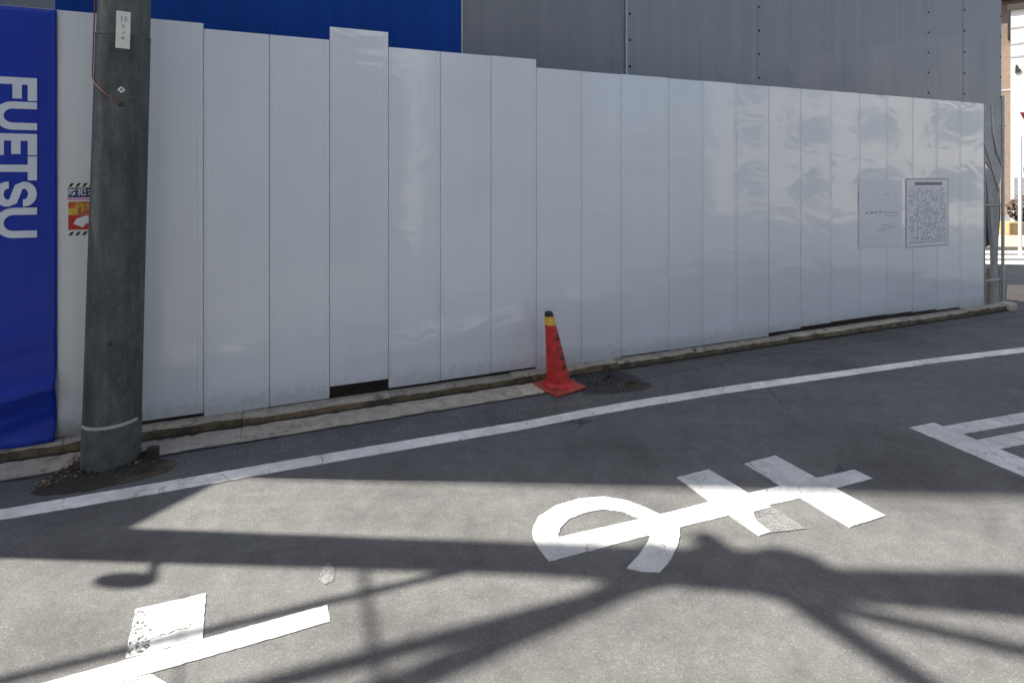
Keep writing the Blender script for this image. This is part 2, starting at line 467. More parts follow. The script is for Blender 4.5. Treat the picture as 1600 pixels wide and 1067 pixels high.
# kerb blocks and gutter slabs, the wall frame: x along the fence, y out to the street
S_L, S_R = -7.5, ws(1568, 0.03)
kerb = empty('kerb', wp(0), WALL_ROT); tag(kerb, kind='structure')
def kx(s0, s1, o0, o1, z0, z1):                       # box in the wall frame (local y points into the site)
    return (s0, s1, -o1, -o0, z0, z1)
s = S_L; i = 0
while s < S_R - 0.1:
    e = min(s + 1.2, S_R)
    if e > S_R - 0.2: e = S_R
    j = rnd.uniform(-0.006, 0.006)
    zt = 0.1 + rnd.uniform(-0.008, 0.006)
    broken = abs((s + e) / 2 - ws(1085)) < 0.3
    far = s > ws(1270)
    x0, x1, y0, y1, z0, z1 = kx(s + 0.002, e - 0.002, -0.012, 0.085 + j, -0.08, zt)
    b = MB()
    # bevelled top edge to the street, chipped by jitter
    n = 14
    lo, hi = [], []
    rings = []
    for k in range(n + 1):
        x = x0 + (x1 - x0) * k / n
        cz = rnd.uniform(0.0, 0.010) + (0.03 * max(0, 1 - abs(k / n - 0.7) * 4) if broken else 0)
        cy = rnd.uniform(0.0, 0.008)
        bev = 0.020 + rnd.uniform(0, 0.012)
        rings.append([(x, y1, z0), (x, y0 + cy - 0.022, z0), (x, y0 + cy, z1 - bev - cz), (x, y0 + cy + bev, z1 - cz), (x, y1, z1 - 0.3 * cz)])
    b.rings(rings)
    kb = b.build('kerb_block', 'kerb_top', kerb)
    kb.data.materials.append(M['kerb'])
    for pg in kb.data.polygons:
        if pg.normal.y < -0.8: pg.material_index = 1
    s = e; i += 1
gut = empty('gutter', wp(0), WALL_ROT); tag(gut, kind='structure')
s = S_L
GUT_R = ws(845)
while s < GUT_R - 0.05:
    e = min(s + 2.4, GUT_R)
    wj = rnd.uniform(-0.012, 0.012)
    n = 20; rings = []
    for k in range(n + 1):
        x = s + 0.0015 + (e - s - 0.003) * k / n
        w = 0.365 + wj + rnd.uniform(-0.008, 0.008)
        rings.append([(x, -0.112, -0.05), (x, -w, -0.05), (x, -w, 0.006), (x, -0.112, 0.016)])
    MB().rings(rings).build('gutter_slab', 'gutter', gut)
    s = e
# cracked joint between gutter slabs and asphalt, then the asphalt edge running on beside the kerb
b = MB(); L, Rr = [], []
s = S_L
while s < GUT_R:
    o = 0.388 + rnd.uniform(-0.008, 0.008)
    w = rnd.uniform(0.004, 0.012)
    L.append(wp(s, o - w, 0.0)); Rr.append(wp(s, o + w, 0.0)); s += 0.06
b.strip(L, Rr, Vector((0, 0, 0.004)))
tag(b.build('joint_crack', 'crack'), kind='structure')
# silt and moss lying in the kerb angle
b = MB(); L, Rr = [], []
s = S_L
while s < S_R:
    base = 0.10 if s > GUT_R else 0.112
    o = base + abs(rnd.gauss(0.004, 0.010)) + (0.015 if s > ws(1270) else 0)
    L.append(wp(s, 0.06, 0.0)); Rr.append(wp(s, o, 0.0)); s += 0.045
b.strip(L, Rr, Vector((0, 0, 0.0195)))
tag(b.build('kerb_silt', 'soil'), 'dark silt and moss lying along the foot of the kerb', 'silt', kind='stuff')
# patched strip of asphalt along the kerb on the right (thin pieces, worn edge)
b = MB(); L, Rr = [], []
s = GUT_R + 0.02
while s < S_R + 0.4:
    o = 0.36 + 0.05 * math.sin(s * 1.7) + rnd.uniform(-0.02, 0.02)
    L.append(wp(s, 0.09, 0.0)); Rr.append(wp(s, o, 0.0)); s += 0.1
b.strip(L, Rr, Vector((0, 0, 0.005)))
tag(b.build('asphalt_patch', m_asphalt('asphalt_patch', (0.075, 0.074, 0.07), (0.19, 0.18, 0.165))), kind='structure')

# ------------------------------------------------------------------ painted road markings
def px(pts, z):
    return [Vector((*gp(x, y)[:2], z)) for x, y in pts]
def sub(pts, step, jit):
    """subdivide an outline and roughen it a little"""
    out = []
    for a, c in zip(pts, pts[1:] + pts[:1]):
        n = max(1, int((c - a).length / step))
        for k in range(n):
            p = a.lerp(c, k / n)
            q = Vector((rnd.uniform(-jit, jit), rnd.uniform(-jit, jit), 0)) if k else Vector()
            out.append(p + q)
    return out
def paint(name, pts, z, mat, parent):
    b = MB(); b.prism(sub([Vector((p[0], p[1], 0.0005)) for p in pts], 0.03, 0.0025), Vector((0, 0, z)))
    bmesh.ops.triangulate(b.bm, faces=[f for f in b.bm.faces if len(f.verts) > 4])
    return b.build(name, mat, parent)
up = [(-420, 862), (-200, 829), (0, 797), (120, 776), (241, 756), (400, 728.5), (560, 701), (690, 679.5), (820, 658.5), (910, 641), (1000, 625), (1150, 602), (1300, 582), (1450, 561), (1600, 543), (1760, 526), (1900, 513)]
dn = [(-420, 880), (-200, 846), (0, 813), (120, 793), (241, 772), (400, 743.5), (560, 715.5), (690, 693), (820, 671), (910, 653), (1000, 636.5), (1150, 612.5), (1300, 591), (1450, 569), (1600, 551), (1760, 533), (1900, 519)]
def dens(row, z):
    P = px(row, z); out = []
    for a, c in zip(P, P[1:]):
        n = max(1, int((c - a).length / 0.04))
        for k in range(n):
            q = a.lerp(c, k / n); out.append(q)
    out.append(P[-1]); return out
def resample(P, n):
    L = [0]
    for a, c in zip(P, P[1:]): L.append(L[-1] + (c - a).length)
    out = []; j = 0
    for k in range(n):
        t = L[-1] * k / (n - 1)
        while j < len(P) - 2 and L[j + 1] < t: j += 1
        out.append(P[j].lerp(P[j + 1], (t - L[j]) / max(1e-9, L[j + 1] - L[j])))
    return out
A_, B_ = resample(px(up, 0.0005), 420), resample(px(dn, 0.0005), 420)
jt = lambda P: [p + N * rnd.uniform(-0.0028, 0.0028) for p in P]
b = MB(); b.strip(jt(A_), jt(B_), Vector((0, 0, 0.0045)))
tag(b.build('side_line', 'paint_line'), 'long white painted edge line running along the street beside the kerb', 'road line')

def crop(o, sc):                                       # enlarged-view coordinates back to photo pixels
    return lambda pts: [(o[0] + x / sc, o[1] + y / sc) for x, y in pts]
c6 = crop((820, 690), 1600 / 580)
ma = empty('road_character', gp(1050, 800))
tag(ma, 'white painted road character with a loop and two cross bars', 'road marking')
def stroke(parent, pts, z, mat='paint'):
    o = paint('stroke', pts, z, mat, parent)
    if parent.location.length:
        o.data.transform(Matrix.Translation(-parent.location))
    return o
stroke(ma, px(c6([(1420, 122), (1500, 160), (1350, 200), (1190, 245), (1080, 268), (870, 322), (690, 365), (540, 405), (330, 460), (105, 518), (75, 480), (62, 432), (140, 414), (400, 356), (570, 318), (640, 300), (780, 264), (950, 225), (1110, 190), (1250, 160)]), 0.004), 0.004)
stroke(ma, px(c6([(945, 97), (1080, 62), (1555, 322), (1400, 372)]), 0.006), 0.0062)
stroke(ma, px(c6([(655, 157), (795, 122), (960, 222), (1062, 284), (985, 306), (1000, 345), (1062, 392), (1010, 408), (880, 318), (785, 252)]), 0.006), 0.0068)
stroke(ma, px(c6([(1068, 284), (1215, 378), (1068, 394), (1004, 344), (990, 308)]), 0.006), 0.0058, 'paint_worn')
lo_ = resample(px(c6([(105, 518), (60, 462), (36, 420), (32, 375), (60, 325), (130, 278), (230, 248), (340, 238), (440, 255), (520, 286), (590, 318)]), .0005), 60)
li_ = resample(px(c6([(165, 445), (148, 420), (144, 405), (152, 378), (185, 340), (260, 308), (340, 294), (420, 304), (495, 334)]), .0005), 60)
jm = lambda P: [p + Vector((rnd.uniform(-.0022, .0022), rnd.uniform(-.0022, .0022), 0)) - ma.location for p in P]
b = MB(); b.strip(jm(lo_), jm(li_), Vector((0, 0, .0055))); b.build('stroke', 'paint', ma)
stroke(ma, px(c6([(545, 385), (668, 362), (670, 408), (656, 458), (630, 512), (582, 566), (500, 562), (440, 548), (492, 490), (532, 430)]), 0.006), 0.0055)
c8 = crop((1400, 620), 1423 / 200)
Ur = (gp(1360, 742) - gp(845, 865)).normalized()      # the lane's direction
to = empty('road_character', gp(1500, 690))
tag(to, 'white painted road character with a long foot bar and upright bars', 'road marking')
p0, p1 = gp(*c8([(148, 345)])[0]), gp(*c8([(420, 290)])[0])
dd = (gp(*c8([(1423, 890)])[0]) - p0).normalized()
stroke(to, [Vector((*q[:2], 0.004)) for q in (p0, p1, p1 + dd * 1.55, p0 + dd * 1.62)], 0.0045)
a0, a1 = gp(*c8([(560, 328)])[0]), gp(*c8([(790, 412)])[0])
ad = (gp(*c8([(1423, 180)])[0]) - a0).normalized()
stroke(to, [Vector((*q[:2], 0.004)) for q in (a0 - ad * .05, a1 - ad * .05, a1 + ad * 1.3, a0 + ad * 1.3)], 0.0065)
a0, a1 = gp(*c8([(920, 480)])[0]), gp(*c8([(1195, 578)])[0])
ad = (gp(*c8([(1423, 385)])[0]) - a0).normalized()
stroke(to, [Vector((*q[:2], 0.004)) for q in (a0 - ad * .05, a1 - ad * .05, a1 + ad * 2.2, a0 + ad * 2.2)], 0.0055)
q0 = a1 + ad * 1.1; q1 = a1 + ad * 1.32
stroke(to, [Vector((*q[:2], 0.004)) for q in (q0 - dd * .05, q1 - dd * .05, q1 + dd * .55, q0 + dd * .55)], 0.0072)
c5 = crop((0, 720), 1600 / 820)
re = empty('road_character', gp(330, 1000))
tag(re, 'white painted road character with a stem and a black-speckled short bar', 'road marking')
e0, e1 = gp(*c5([(998, 440)])[0]), gp(*c5([(1005, 492)])[0])
sd = (gp(*c5([(300, 632)])[0]) - e0).normalized()
stroke(re, [Vector((*q[:2], 0.004)) for q in (e0, e1, e1 + sd * 1.75, e0 + sd * 1.75)], 0.0045)
bl = px(c5([(412, 455), (628, 406), (618, 545), (382, 606)]), 0.004)
stroke(re, bl, 0.0062, 'paint')
bl2 = px(c5([(408, 470), (428, 458), (452, 475), (440, 500), (468, 520), (455, 560), (462, 580), (386, 601)]), 0.0)
# bare, tar-black flaked end of the short bar
stroke(re, bl2, 0.0075, m_paint('tar_flakes', (0.06, 0.06, 0.06), wear=0.545, blot=0.70, nsc=70.0))
q = e1 + sd * 0.9
nd_ = Vector((Ur.y, -Ur.x, 0))
stroke(re, [Vector((*v[:2], 0.004)) for v in (q, q + Ur * .2, q + Ur * .75 + nd_ * .55, q + Ur * .6 + nd_ * .65)], 0.0068)

rs_ = empty('paint_residue', gp(507, 898)); tag(rs_, 'faint smudge of worn white paint in the pole shadow', 'paint residue')
stroke(rs_, px([(497, 906), (505, 886), (514, 878), (523, 890), (521, 908), (508, 913)], .004), 0.003, 'paint_worn')
# ------------------------------------------------------------------ hoarding fence of flat steel panels
seam_px = [205, 318, 421, 515, 607, 688, 767, 838, 908, 970, 1044, 1098, 1150, 1201]
seams = [ws(x) for x in seam_px]
s_a = ws(85)
sR0, sR1, sR2 = ws(1201), ws(1500), ws(1537)
seams += [sR0 + (sR1 - sR0) * k / 7 for k in range(1, 8)] + [sR2]
seams = [s_a] + seams
left = [s_a - 0.5 * k for k in range(8, 0, -1)]
seams = left + seams
def top_at(x):
    if x < 318: return wz(280, 33.5)
    if x < 515: return wz(415, 53.5)
    if x < 607: return wz(560, 46.5)
    if x < 838: return wz(722, 83.5)
    return 0.5 * (wz(900, 111) + wz(1500, 159))
fence = empty('hoarding_fence', wp(0), WALL_ROT)
tag(fence, 'pale grey steel panel hoarding fence standing on the kerb behind the cone', 'fence')
def s2x(s):
    p = wp(s); return CX + F * p.x / p.y
for k, (sa, sb) in enumerate(zip(seams, seams[1:])):
    xm = s2x((sa + sb) / 2)
    zt = top_at(xm) + rnd.uniform(-0.003, 0.003)
    zb = 0.102 + rnd.uniform(-0.004, 0.006)
    if 205 < xm < 318: zb = 0.132
    if 515 < xm < 607: zb = 0.205
    if 607 < xm < 838: zb = 0.118 + 0.008 * ((xm - 607) / 231)
    if xm > 1201: zb = 0.116 + 0.055 * math.sin(math.pi * min(1, (xm - 1180) / 330))
    if xm > 1500: zb = 0.100
    mat = 'fence_white' if xm < 205 else 'fence'
    dy = rnd.uniform(-0.002, 0.002)
    b = MB()
    g2 = 0.0013
    # profile along s: flat pan with two shallow folded ribs beside the joint
    w = sb - sa
    prof = [(g2, 0.012), (g2 + .002, 0.0), (0.020, 0.0), (0.0225, -0.0014), (0.034, -0.0014), (0.0365, 0.0), (w - 0.042, 0.0), (w - 0.0395, -0.0014), (w - 0.028, -0.0014), (w - 0.0255, 0.0), (w - g2 - .002, 0.0), (w - g2, 0.012), (w - g2, 0.028), (g2, 0.028)]
    th = rnd.uniform(-0.0015, 0.0015)
    r0 = [(sa + a, y + dy + th * (a / w - 0.5), zb) for a, y in prof]
    rings = [r0]
    for q in (0.5, 1.0):
        rings.append([(x, y, zb + (zt - zb) * q) for x, y, _ in r0])
    b.rings(rings)
    b.build('panel', mat, fence)
    if k < len(seams) - 2:
        # dark joint strip just inside the gap
        z2 = min(zt, top_at(s2x(sb + 0.1)))
        MB().box(sb - 0.0012, sb + 0.0012, 0.0035, 0.0262, zb + 0.02, z2 - 0.01).build('joint', 'seam', fence)
# patched sheet on the panel beside the blue banner: a laid-on lower sheet with a level top edge
xa, xb = 92, 158
za = wz(120, 263)
MB().box(ws(91), ws(203), -0.004, -0.0012, 0.13, za, 0.0008).build('cover_sheet', 'fence_white', fence)
# rails and stays behind
for z in (0.55, 1.6, 2.6):
    MB().tube([(seams[0], 0.055, z), (seams[-1] - 0.03, 0.055, z)], 0.024, 8).build('rail', 'galv', fence)

# blue vinyl banner hung over the left panels, lower part slack with folds
S_B0, S_B1 = s_a - 2.6, ws(88.5, 0.02)
ban = empty('banner', wp(0), WALL_ROT)
tag(ban, 'dark blue vinyl banner with pale sideways letters FUETSU and slack folded bottom', 'banner')
zt0 = wz(60, 13.5, 0.02); zb0 = wz(60, 690, 0.02)
b = MB(); nx, nz = 70, 90
grid = []
for jz in range(nz + 1):
    row = []
    z = zb0 + (zt0 - zb0) * jz / nz
    for ix in range(nx + 1):
        s_ = S_B0 + (S_B1 - S_B0) * ix / nx
        t = max(0.0, 1 - (z - zb0) / 0.95)
        e = min(1.0, 0.55 + (S_B1 - s_) / 0.4)
        diag = z - 0.30 * (s_ - S_B1)
        f = t * (0.075 * (0.5 + 0.5 * math.sin(diag * 15 + 0.6 * math.sin(s_ * 3))) ** 2.2 + 0.014 * (0.5 + 0.5 * math.sin(diag * 37 + 1.3))) * (0.25 + 0.75 * e)
        f += 0.004 * (0.5 + 0.5 * math.sin(z * 7 + s_ * 2))
        row.append(b.bm.verts.new((s_, -(0.012 + f), z)))
    grid.append(row)
for jz in range(nz):
    for ix in range(nx):
        b.bm.faces.new((grid[jz][ix], grid[jz][ix + 1], grid[jz + 1][ix + 1], grid[jz + 1][ix]))
o = b.build('sheet', 'banner', ban, smooth=True, fix=False)
sm = o.modifiers.new('thickness', 'SOLIDIFY'); sm.thickness = 0.002; sm.offset = -1
def ribbon(pts, w):
    """constant-width flat stroke along points (2-D) -> two rows"""
    Lr, Rw = [], []
    for i, p in enumerate(pts):
        a = pts[max(0, i - 1)]; c = pts[min(len(pts) - 1, i + 1)]
        t = Vector((c[0] - a[0], c[1] - a[1])).normalized(); n = Vector((-t.y, t.x))
        k = 1.0
        Lr.append((p[0] + n.x * w / 2, p[1] + n.y * w / 2)); Rw.append((p[0] - n.x * w / 2, p[1] - n.y * w / 2))
    return Lr, Rw
def arc(cx, cy, rx, ry, a0, a1, n=14):
    return [(cx + rx * math.cos(R(a0 + (a1 - a0) * k / n)), cy + ry * math.sin(R(a0 + (a1 - a0) * k / n))) for k in range(n + 1)]
def letter(ch, w, h, t):
    """list of polygons / ribbons in letter space, x right, y up; t stroke, horizontal strokes slightly thinner"""
    u = t * 1.05
    rc = lambda x0, x1, y0, y1: ('P', [(x0, y0), (x1, y0), (x1, y1), (x0, y1)])
    if ch == 'F': return [rc(0, t, 0, h), rc(t, w, h - u, h), rc(t, w * .92, h * .42, h * .42 + u)]
    if ch == 'E': return [rc(0, t, 0, h), rc(t, w, h - u, h), rc(t, w * .95, h * .5 - u / 2, h * .5 + u / 2), rc(t, w, 0, u)]
    if ch == 'T': return [rc(0, w, h - u, h), rc(w / 2 - t / 2, w / 2 + t / 2, 0, h - u)]
    if ch == 'U':
        r = w / 2 - t / 2
        return [('R', [(t / 2, h), (t / 2, h * .5), (t / 2, r + u / 2)] + arc(w / 2, r + u / 2, r, r, 180, 360)[1:-1] + [(w - t / 2, r + u / 2), (w - t / 2, h * .5), (w - t / 2, h)])]
    if ch == 'S':
        r = w / 2 - t / 2; q = (h - u) / 4
        top = arc(w / 2, h - u / 2 - q, r, q, 5, 180, 16)
        top = [(w - t / 2, h - u / 2 - q * 1.15)] + top
        bot = arc(w / 2, u / 2 + q, r, q, 0, -175, 16)
        mid = [(t / 2 + r * .22, h / 2 + q * .33), (w / 2, h / 2), (w - t / 2 - r * .22, h / 2 - q * .33)]
        return [('R', top + mid + bot + [(t / 2, u / 2 + q * 1.15)])]
yspan = [(121, 158), (159, 204), (209, 243.5), (244.5, 283), (284, 324), (325, 373)]
s_top = ws(57, 0.03); s_cap = s_top - ws(-10, 0.03)
for ch, (y0, y1) in zip('FUETSU', yspan):
    zz0, zz1 = wz(30, y0, 0.03), wz(30, y1, 0.03)
    w = zz0 - zz1 - 0.004
    b = MB()
    for kind, pts in letter(ch, w, s_cap, 0.052):
        cv = lambda p: Vector((s_top - s_cap + p[1], -0.0195, zz0 - p[0]))
        if kind == 'P':
            b.prism([cv(p) for p in pts], Vector((0, -0.0012, 0)))
        else:
            a, c = ribbon(pts, 0.052)
            b.strip([cv(p) for p in a], [cv(p) for p in c], Vector((0, -0.0012, 0)))
    b.build('letter', 'letter', ban)

# ------------------------------------------------------------------ taller sheeted screen behind the fence
OFF = -0.8
screen = empty('site_screen', wp(0, OFF), WALL_ROT)
tag(screen, 'tall screen of blue sheets and streaked grey steel plates behind the fence', 'screen')
def sx(x): return ws(x, OFF)
bounds = [(-12.0, -7.85, 'plate_warm', 7.5, 0.05), (-5.95, sx(85), 'plate_warm', 5.5, 0.05), (sx(85), sx(430), 'blue_sheet', 5.55, 0.05), (sx(430), sx(721), 'blue_sheet', 5.55, 0.05),  # first plate is unseen, raised to cast the left road shade
          (sx(721), sx(980), 'plate_warm', 5.6, 0.05), (sx(980), sx(1183), 'plate', 5.6, 0.05), (sx(1183), sx(1449), 'plate', 5.6, 0.05)]
xr = sx(1565)
ZB_R = wz(1550, 178, OFF)
bounds += [(sx(1449), sx(1505), 'plate', 5.6, ZB_R), (sx(1505), xr, 'plate', 5.6, ZB_R)]
for k, (a, c, mat, zt, zb) in enumerate(bounds):
    dy = [0, 0, 0.004, 0.0, 0.012, -0.004, 0.0, 0.004, 0.0][k]
    if mat == 'blue_sheet':
        b = MB().box(a + 0.002, c - 0.002, dy, dy + 0.01, zb, zt, 0.002)
    else:
        b = MB().box(a + 0.003, c - 0.003, dy, dy + 0.022, zb, zt, 0.003)
    pl = b.build('plate' if mat != 'blue_sheet' else 'blue_sheet', mat, screen)
    if k >= 5:
        zz = 3.1
        while zz < zt:
            for sd_ in ((a + 0.035),) + ((c - 0.035,) if k in (8,) else ()):
                MB().lathe([(0.017, 0.0), (0.017, 0.006), (0.009, 0.011)], 8).build('bolt', 'dark', pl).matrix_local = Matrix.Translation((sd_, dy, zz)) @ Matrix.Rotation(R(90), 4, 'X')
            zz += 0.33 if k != 8 else 0.36
MB().hexa([(-7.848, 0, .05), (-5.952, 0, .05), (-5.952, .022, .05), (-7.848, .022, .05), (-7.848, 0, 7.5), (-5.952, 0, 5.5), (-5.952, .022, 5.5), (-7.848, .022, 7.5)]).build('plate', 'plate_warm', screen)  # unseen plate, top sloped to shape the shadow edge on the road
# light folded edges of the plates, angle posts behind
MB().box(sx(980) - 0.028, sx(980) - 0.004, -0.012, -0.0045, 0.05, 5.6).build('edge_strip', 'galv', screen)
MB().box(sx(721) - 0.004, sx(721) + 0.012, -0.008, -0.003, 0.05, 5.6).build('edge_strip', 'galv', screen)
for x in (100, 430, 721, 980, 1183, 1449, 1562):
    MB().tube([(sx(x), 0.06, 0.03), (sx(x), 0.06, 5.5)], 0.024, 8).build('post', 'galv', screen)
for z in (1.2, 2.9, 4.4):
    MB().tube([(-12.0, 0.11, z), (xr, 0.11, z)], 0.024, 8).build('rail', 'galv', screen)
    
# ------------------------------------------------------------------ utility pole with its fittings
PX, PY = (174 - CX) * 4.06 / F, 4.06
pole = empty('utility_pole', (PX, PY, 0))
tag(pole, 'dark grey round utility pole leaning slightly in front of the fence', 'utility pole')
lean = 0.029
def pr(z): return 0.178 - 0.0042 * z
cen = lambda z: (lean * z, 0.0)
MB().lathe([(pr(-.2) + 0.003, -0.2), (pr(0.0) + .003, 0.0), (pr(0.30) + .003, 0.30)], 48, cen).build('foot', 'pole_low', pole, True)
MB().lathe([(pr(z), z) for z in (0.30, 0.8, 1.3, 1.8, 2.3, 3.06)], 48, cen).build('wrap_sheet', 'pole', pole, True)
MB().lathe([(pr(z) - 0.004, z) for z in (3.06, 4, 6, 8, 11.0)], 48, cen).build('shaft', m_plain('pole_concrete', (0.10, 0.11, 0.10), 0.8, var=0.35, scale=7, bumpd=0.006, stretch=(4, 4, 1)), pole, True)
# tape line round the foot: open at the right, as painted by hand
def on_pole(ang, z, dr=0.0):
    r = pr(z) + dr
    return Vector((cen(z)[0] + r * math.cos(ang), r * math.sin(ang), z))
face = math.atan2(-PY, -PX)                            # direction from the pole to the eye
L, Rr = [], []
for k in range(40):
    a = face - R(96) + R(150) * k / 39
    L.append(on_pole(a, 0.300, 0.0045)); Rr.append(on_pole(a, 0.322, 0.0045))
b = MB(); b.strip(L, Rr, Vector((0, 0, 0.0005))); 
b.build('tape_line', 'band', pole)
def pole_patch(name, ang, z0, z1, w, mat, dr, parent=pole, n=8):
    L, Rr = [], []
    for k in range(n + 1):
        a = ang - w / 2 + w * k / n
        L.append(on_pole(a, z0, dr)); Rr.append(on_pole(a, z1, dr))
    b = MB()
    la = [b.bm.verts.new(p) for p in L]; ra = [b.bm.verts.new(p) for p in Rr]
    lb = [b.bm.verts.new(p - Vector((math.cos(ang), math.sin(ang), 0)) * 0.004) for p in L]; rb = [b.bm.verts.new(p - Vector((math.cos(ang), math.sin(ang), 0)) * 0.004) for p in Rr]
    for i in range(n):
        b.bm.faces.new((la[i], la[i + 1], ra[i + 1], ra[i])); b.bm.faces.new((lb[i + 1], lb[i], rb[i], rb[i + 1]))
        b.bm.faces.new((la[i], lb[i], lb[i + 1], la[i + 1])); b.bm.faces.new((ra[i + 1], rb[i + 1], rb[i], ra[i]))
    b.bm.faces.new((la[0], ra[0], rb[0], lb[0])); b.bm.faces.new((la[-1], lb[-1], rb[-1], ra[-1]))
    return b.build(name, mat, parent)
def pxang(x, z):
    """angle on the pole that the photo column x meets, front side"""
    best = None
    for k in range(-90, 91):
        a = face + R(k); p = on_pole(a, z) + Vector((PX, PY, 0))
        e = abs(CX + F * p.x / p.y - x)
        if best is None or e < best[0]: best = (e, a)
    return best[1]
def pz(y): return CAMH + (HY - y) * (PY - 0.16) / F
a_l = pxang(192, 3.0)
lab = pole_patch('name_plate', a_l, pz(75), pz(17), 2 * 0.049 / 0.2, 'plate_label', 0.006)
gl = (((-.5, .3, .5, .42), (-.3, -.5, -.15, .5), (.15, -.2, .5, -.05), (.2, -.5, .35, .3)), ((-.15, -.5, .05, .5), (.05, 0, .4, .15)), ((-.3, -.4, .3, -.2), (.1, -.2, .3, .4)), ((-.35, -.35, .35, .35), (-.1, -.5, .1, .5)))
for k, bars in enumerate(gl):
    zc = pz((29, 41, 50, 59)[k]); fs = (0.042, 0.032, 0.03, 0.024)[k]
    b = MB()
    for (u0, v0, u1, v1) in bars:
        q = lambda u, v, d: on_pole(a_l + u * fs / pr(zc), zc + v * fs, 0.006 + d)
        b.hexa([q(u0, v0, 0), q(u1, v0, 0), q(u1, v0, .0012), q(u0, v0, .0012), q(u0, v1, 0), q(u1, v1, 0), q(u1, v1, .0012), q(u0, v1, .0012)])
    b.build('lettering', 'ink_pale', lab)
a_d = pxang(189, 2.6)
p = on_pole(a_d, pz(140), 0.0)
b = MB().lathe([(0.024, 0), (0.024, 0.006), (0.018, 0.010)], 4); tagm = b.build('tag_disc', 'white', pole)
tagm.matrix_local = Matrix.Translation(p) @ Matrix.Rotation(a_d + R(90), 4, 'Z') @ Matrix.Rotation(R(90), 4, 'X')
b = MB().lathe([(0.009, 0), (0.009, 0.002)], 10); q = b.build('rivet', 'ink', tagm); q.location = (0, 0, 0.0095)
p = on_pole(a_d, pz(163), -0.002)
b = MB().lathe([(0.017, 0), (0.017, 0.005), (0.012, 0.006)], 12); hl = b.build('cable_hole', 'black', pole, True)
hl.matrix_local = Matrix.Translation(p) @ Matrix.Rotation(a_d + R(90), 4, 'Z') @ Matrix.Rotation(R(90), 4, 'X')
wire = []
al = face - R(86)
for k in range(12): wire.append(on_pole(al, pz(110) + 2.9 - k * 0.26, 0.008))
wire[-1] = on_pole(al, pz(112), 0.008)
wire += [on_pole(al + (a_d - al) * t, pz(112) + (pz(163) - pz(112)) * t ** 0.8, 0.010) for t in (0.12, 0.3, 0.5, 0.75, 1.0)]
MB().tube(wire, 0.0045, 6).build('earth_wire', 'copper', pole, True)
b = MB().lathe([(0.014, 0), (0.014, 0.006), (0.006, 0.010)], 10); bo = b.build('bolt', 'black', pole, True)
a_b = pxang(172, 1.0); bo.matrix_local = Matrix.Translation(on_pole(a_b, pz(537))) @ Matrix.Rotation(a_b + R(90), 4, 'Z') @ Matrix.Rotation(R(90), 4, 'X')
MB().lathe([(pr(3.06) + 0.002, 3.045), (pr(3.06) + 0.002, 3.06)], 48, cen).build('wrap_edge', 'pole_low', pole, True)

# ------------------------------------------------------------------ security sticker on the white panel
stk = empty('security_sticker', wp(0), WALL_ROT)
tag(stk, 'small orange and navy security camera sticker with hazard stripes half behind the pole', 'sticker')
so = 0.0048
sx0 = ws(105); zt_, zb_ = wz(125, 285), wz(125, 369)
sw = 0.30; sh = zt_ - zb_
MB().box(sx0, sx0 + sw, -so - .0006, -so, zb_, zt_).build('backing', 'plate_label', stk)
def pane(name, x0, x1, z0, z1, mat, d):
    return MB().box(sx0 + x0, sx0 + x1, -so - d, -so - d + 0.0005, zb_ + z0 * sh, zb_ + z1 * sh).build(name, mat, stk)
pane('title_field', 0.005, sw - .005, 0.72, 0.9, 'navy', 0.0016)
pane('pink_band', 0.0, sw, 0.665, 0.71, 'pink', 0.0015)
pane('picture_field', 0.008, sw - .008, 0.40, 0.64, 'orange', 0.0015)
pane('picture_field', 0.008, sw - .008, 0.12, 0.395, 'red', 0.0015)
pane('yellow_band', 0.008, 0.07, 0.405, 0.52, 'yellow', 0.0019)
for zc, in ((0.95,), (0.05,)):
    for k in range(7):
        b = MB(); x = sx0 + 0.008 + k * 0.042
        z_ = zb_ + zc * sh
        b.prism([Vector((x, -so - .0012, z_ - .014)), Vector((x + .02, -so - .0012, z_ - .014)), Vector((x + .038, -so - .0012, z_ + .014)), Vector((x + .018, -so - .0012, z_ + .014))][::(1 if zc < .5 else 1)], Vector((0, -.0005, 0)))
        b.build('hazard_stripe', 'black', stk)
RX = Matrix.Rotation(R(90), 4, 'X')
text_mesh('lettering', '防犯カメラ', 0.058, 'white', stk, Matrix.Translation((sx0 + sw / 2, -so - .0022, zb_ + 0.81 * sh)) @ RX, 0.0004, 0.0006)
text_mesh('lettering', '作動中', 0.075, 'yellow', stk, Matrix.Translation((sx0 + sw / 2 + .01, -so - .0022, zb_ + 0.52 * sh)) @ RX, 0.0004, 0.0016)
b = MB()                                               # small camera picture: body, hood and bracket
cz = zb_ + 0.26 * sh
P2 = lambda pts: [Vector((sx0 + x, -so - .0018, cz + z)) for x, z in pts]
b.prism(P2([(0.04, -0.012), (0.10, -0.04), (0.12, -0.012), (0.155, 0.0), (0.165, 0.03), (0.12, 0.05), (0.06, 0.028)]), Vector((0, -.0005, 0)))
b.build('camera_picture', 'white', stk)
b = MB(); b.prism(P2([(0.145, -0.045), (0.165, -0.045), (0.185, 0.01), (0.17, 0.02)]), Vector((0, -.0005, 0))); b.build('bracket_picture', 'plate_label', stk)

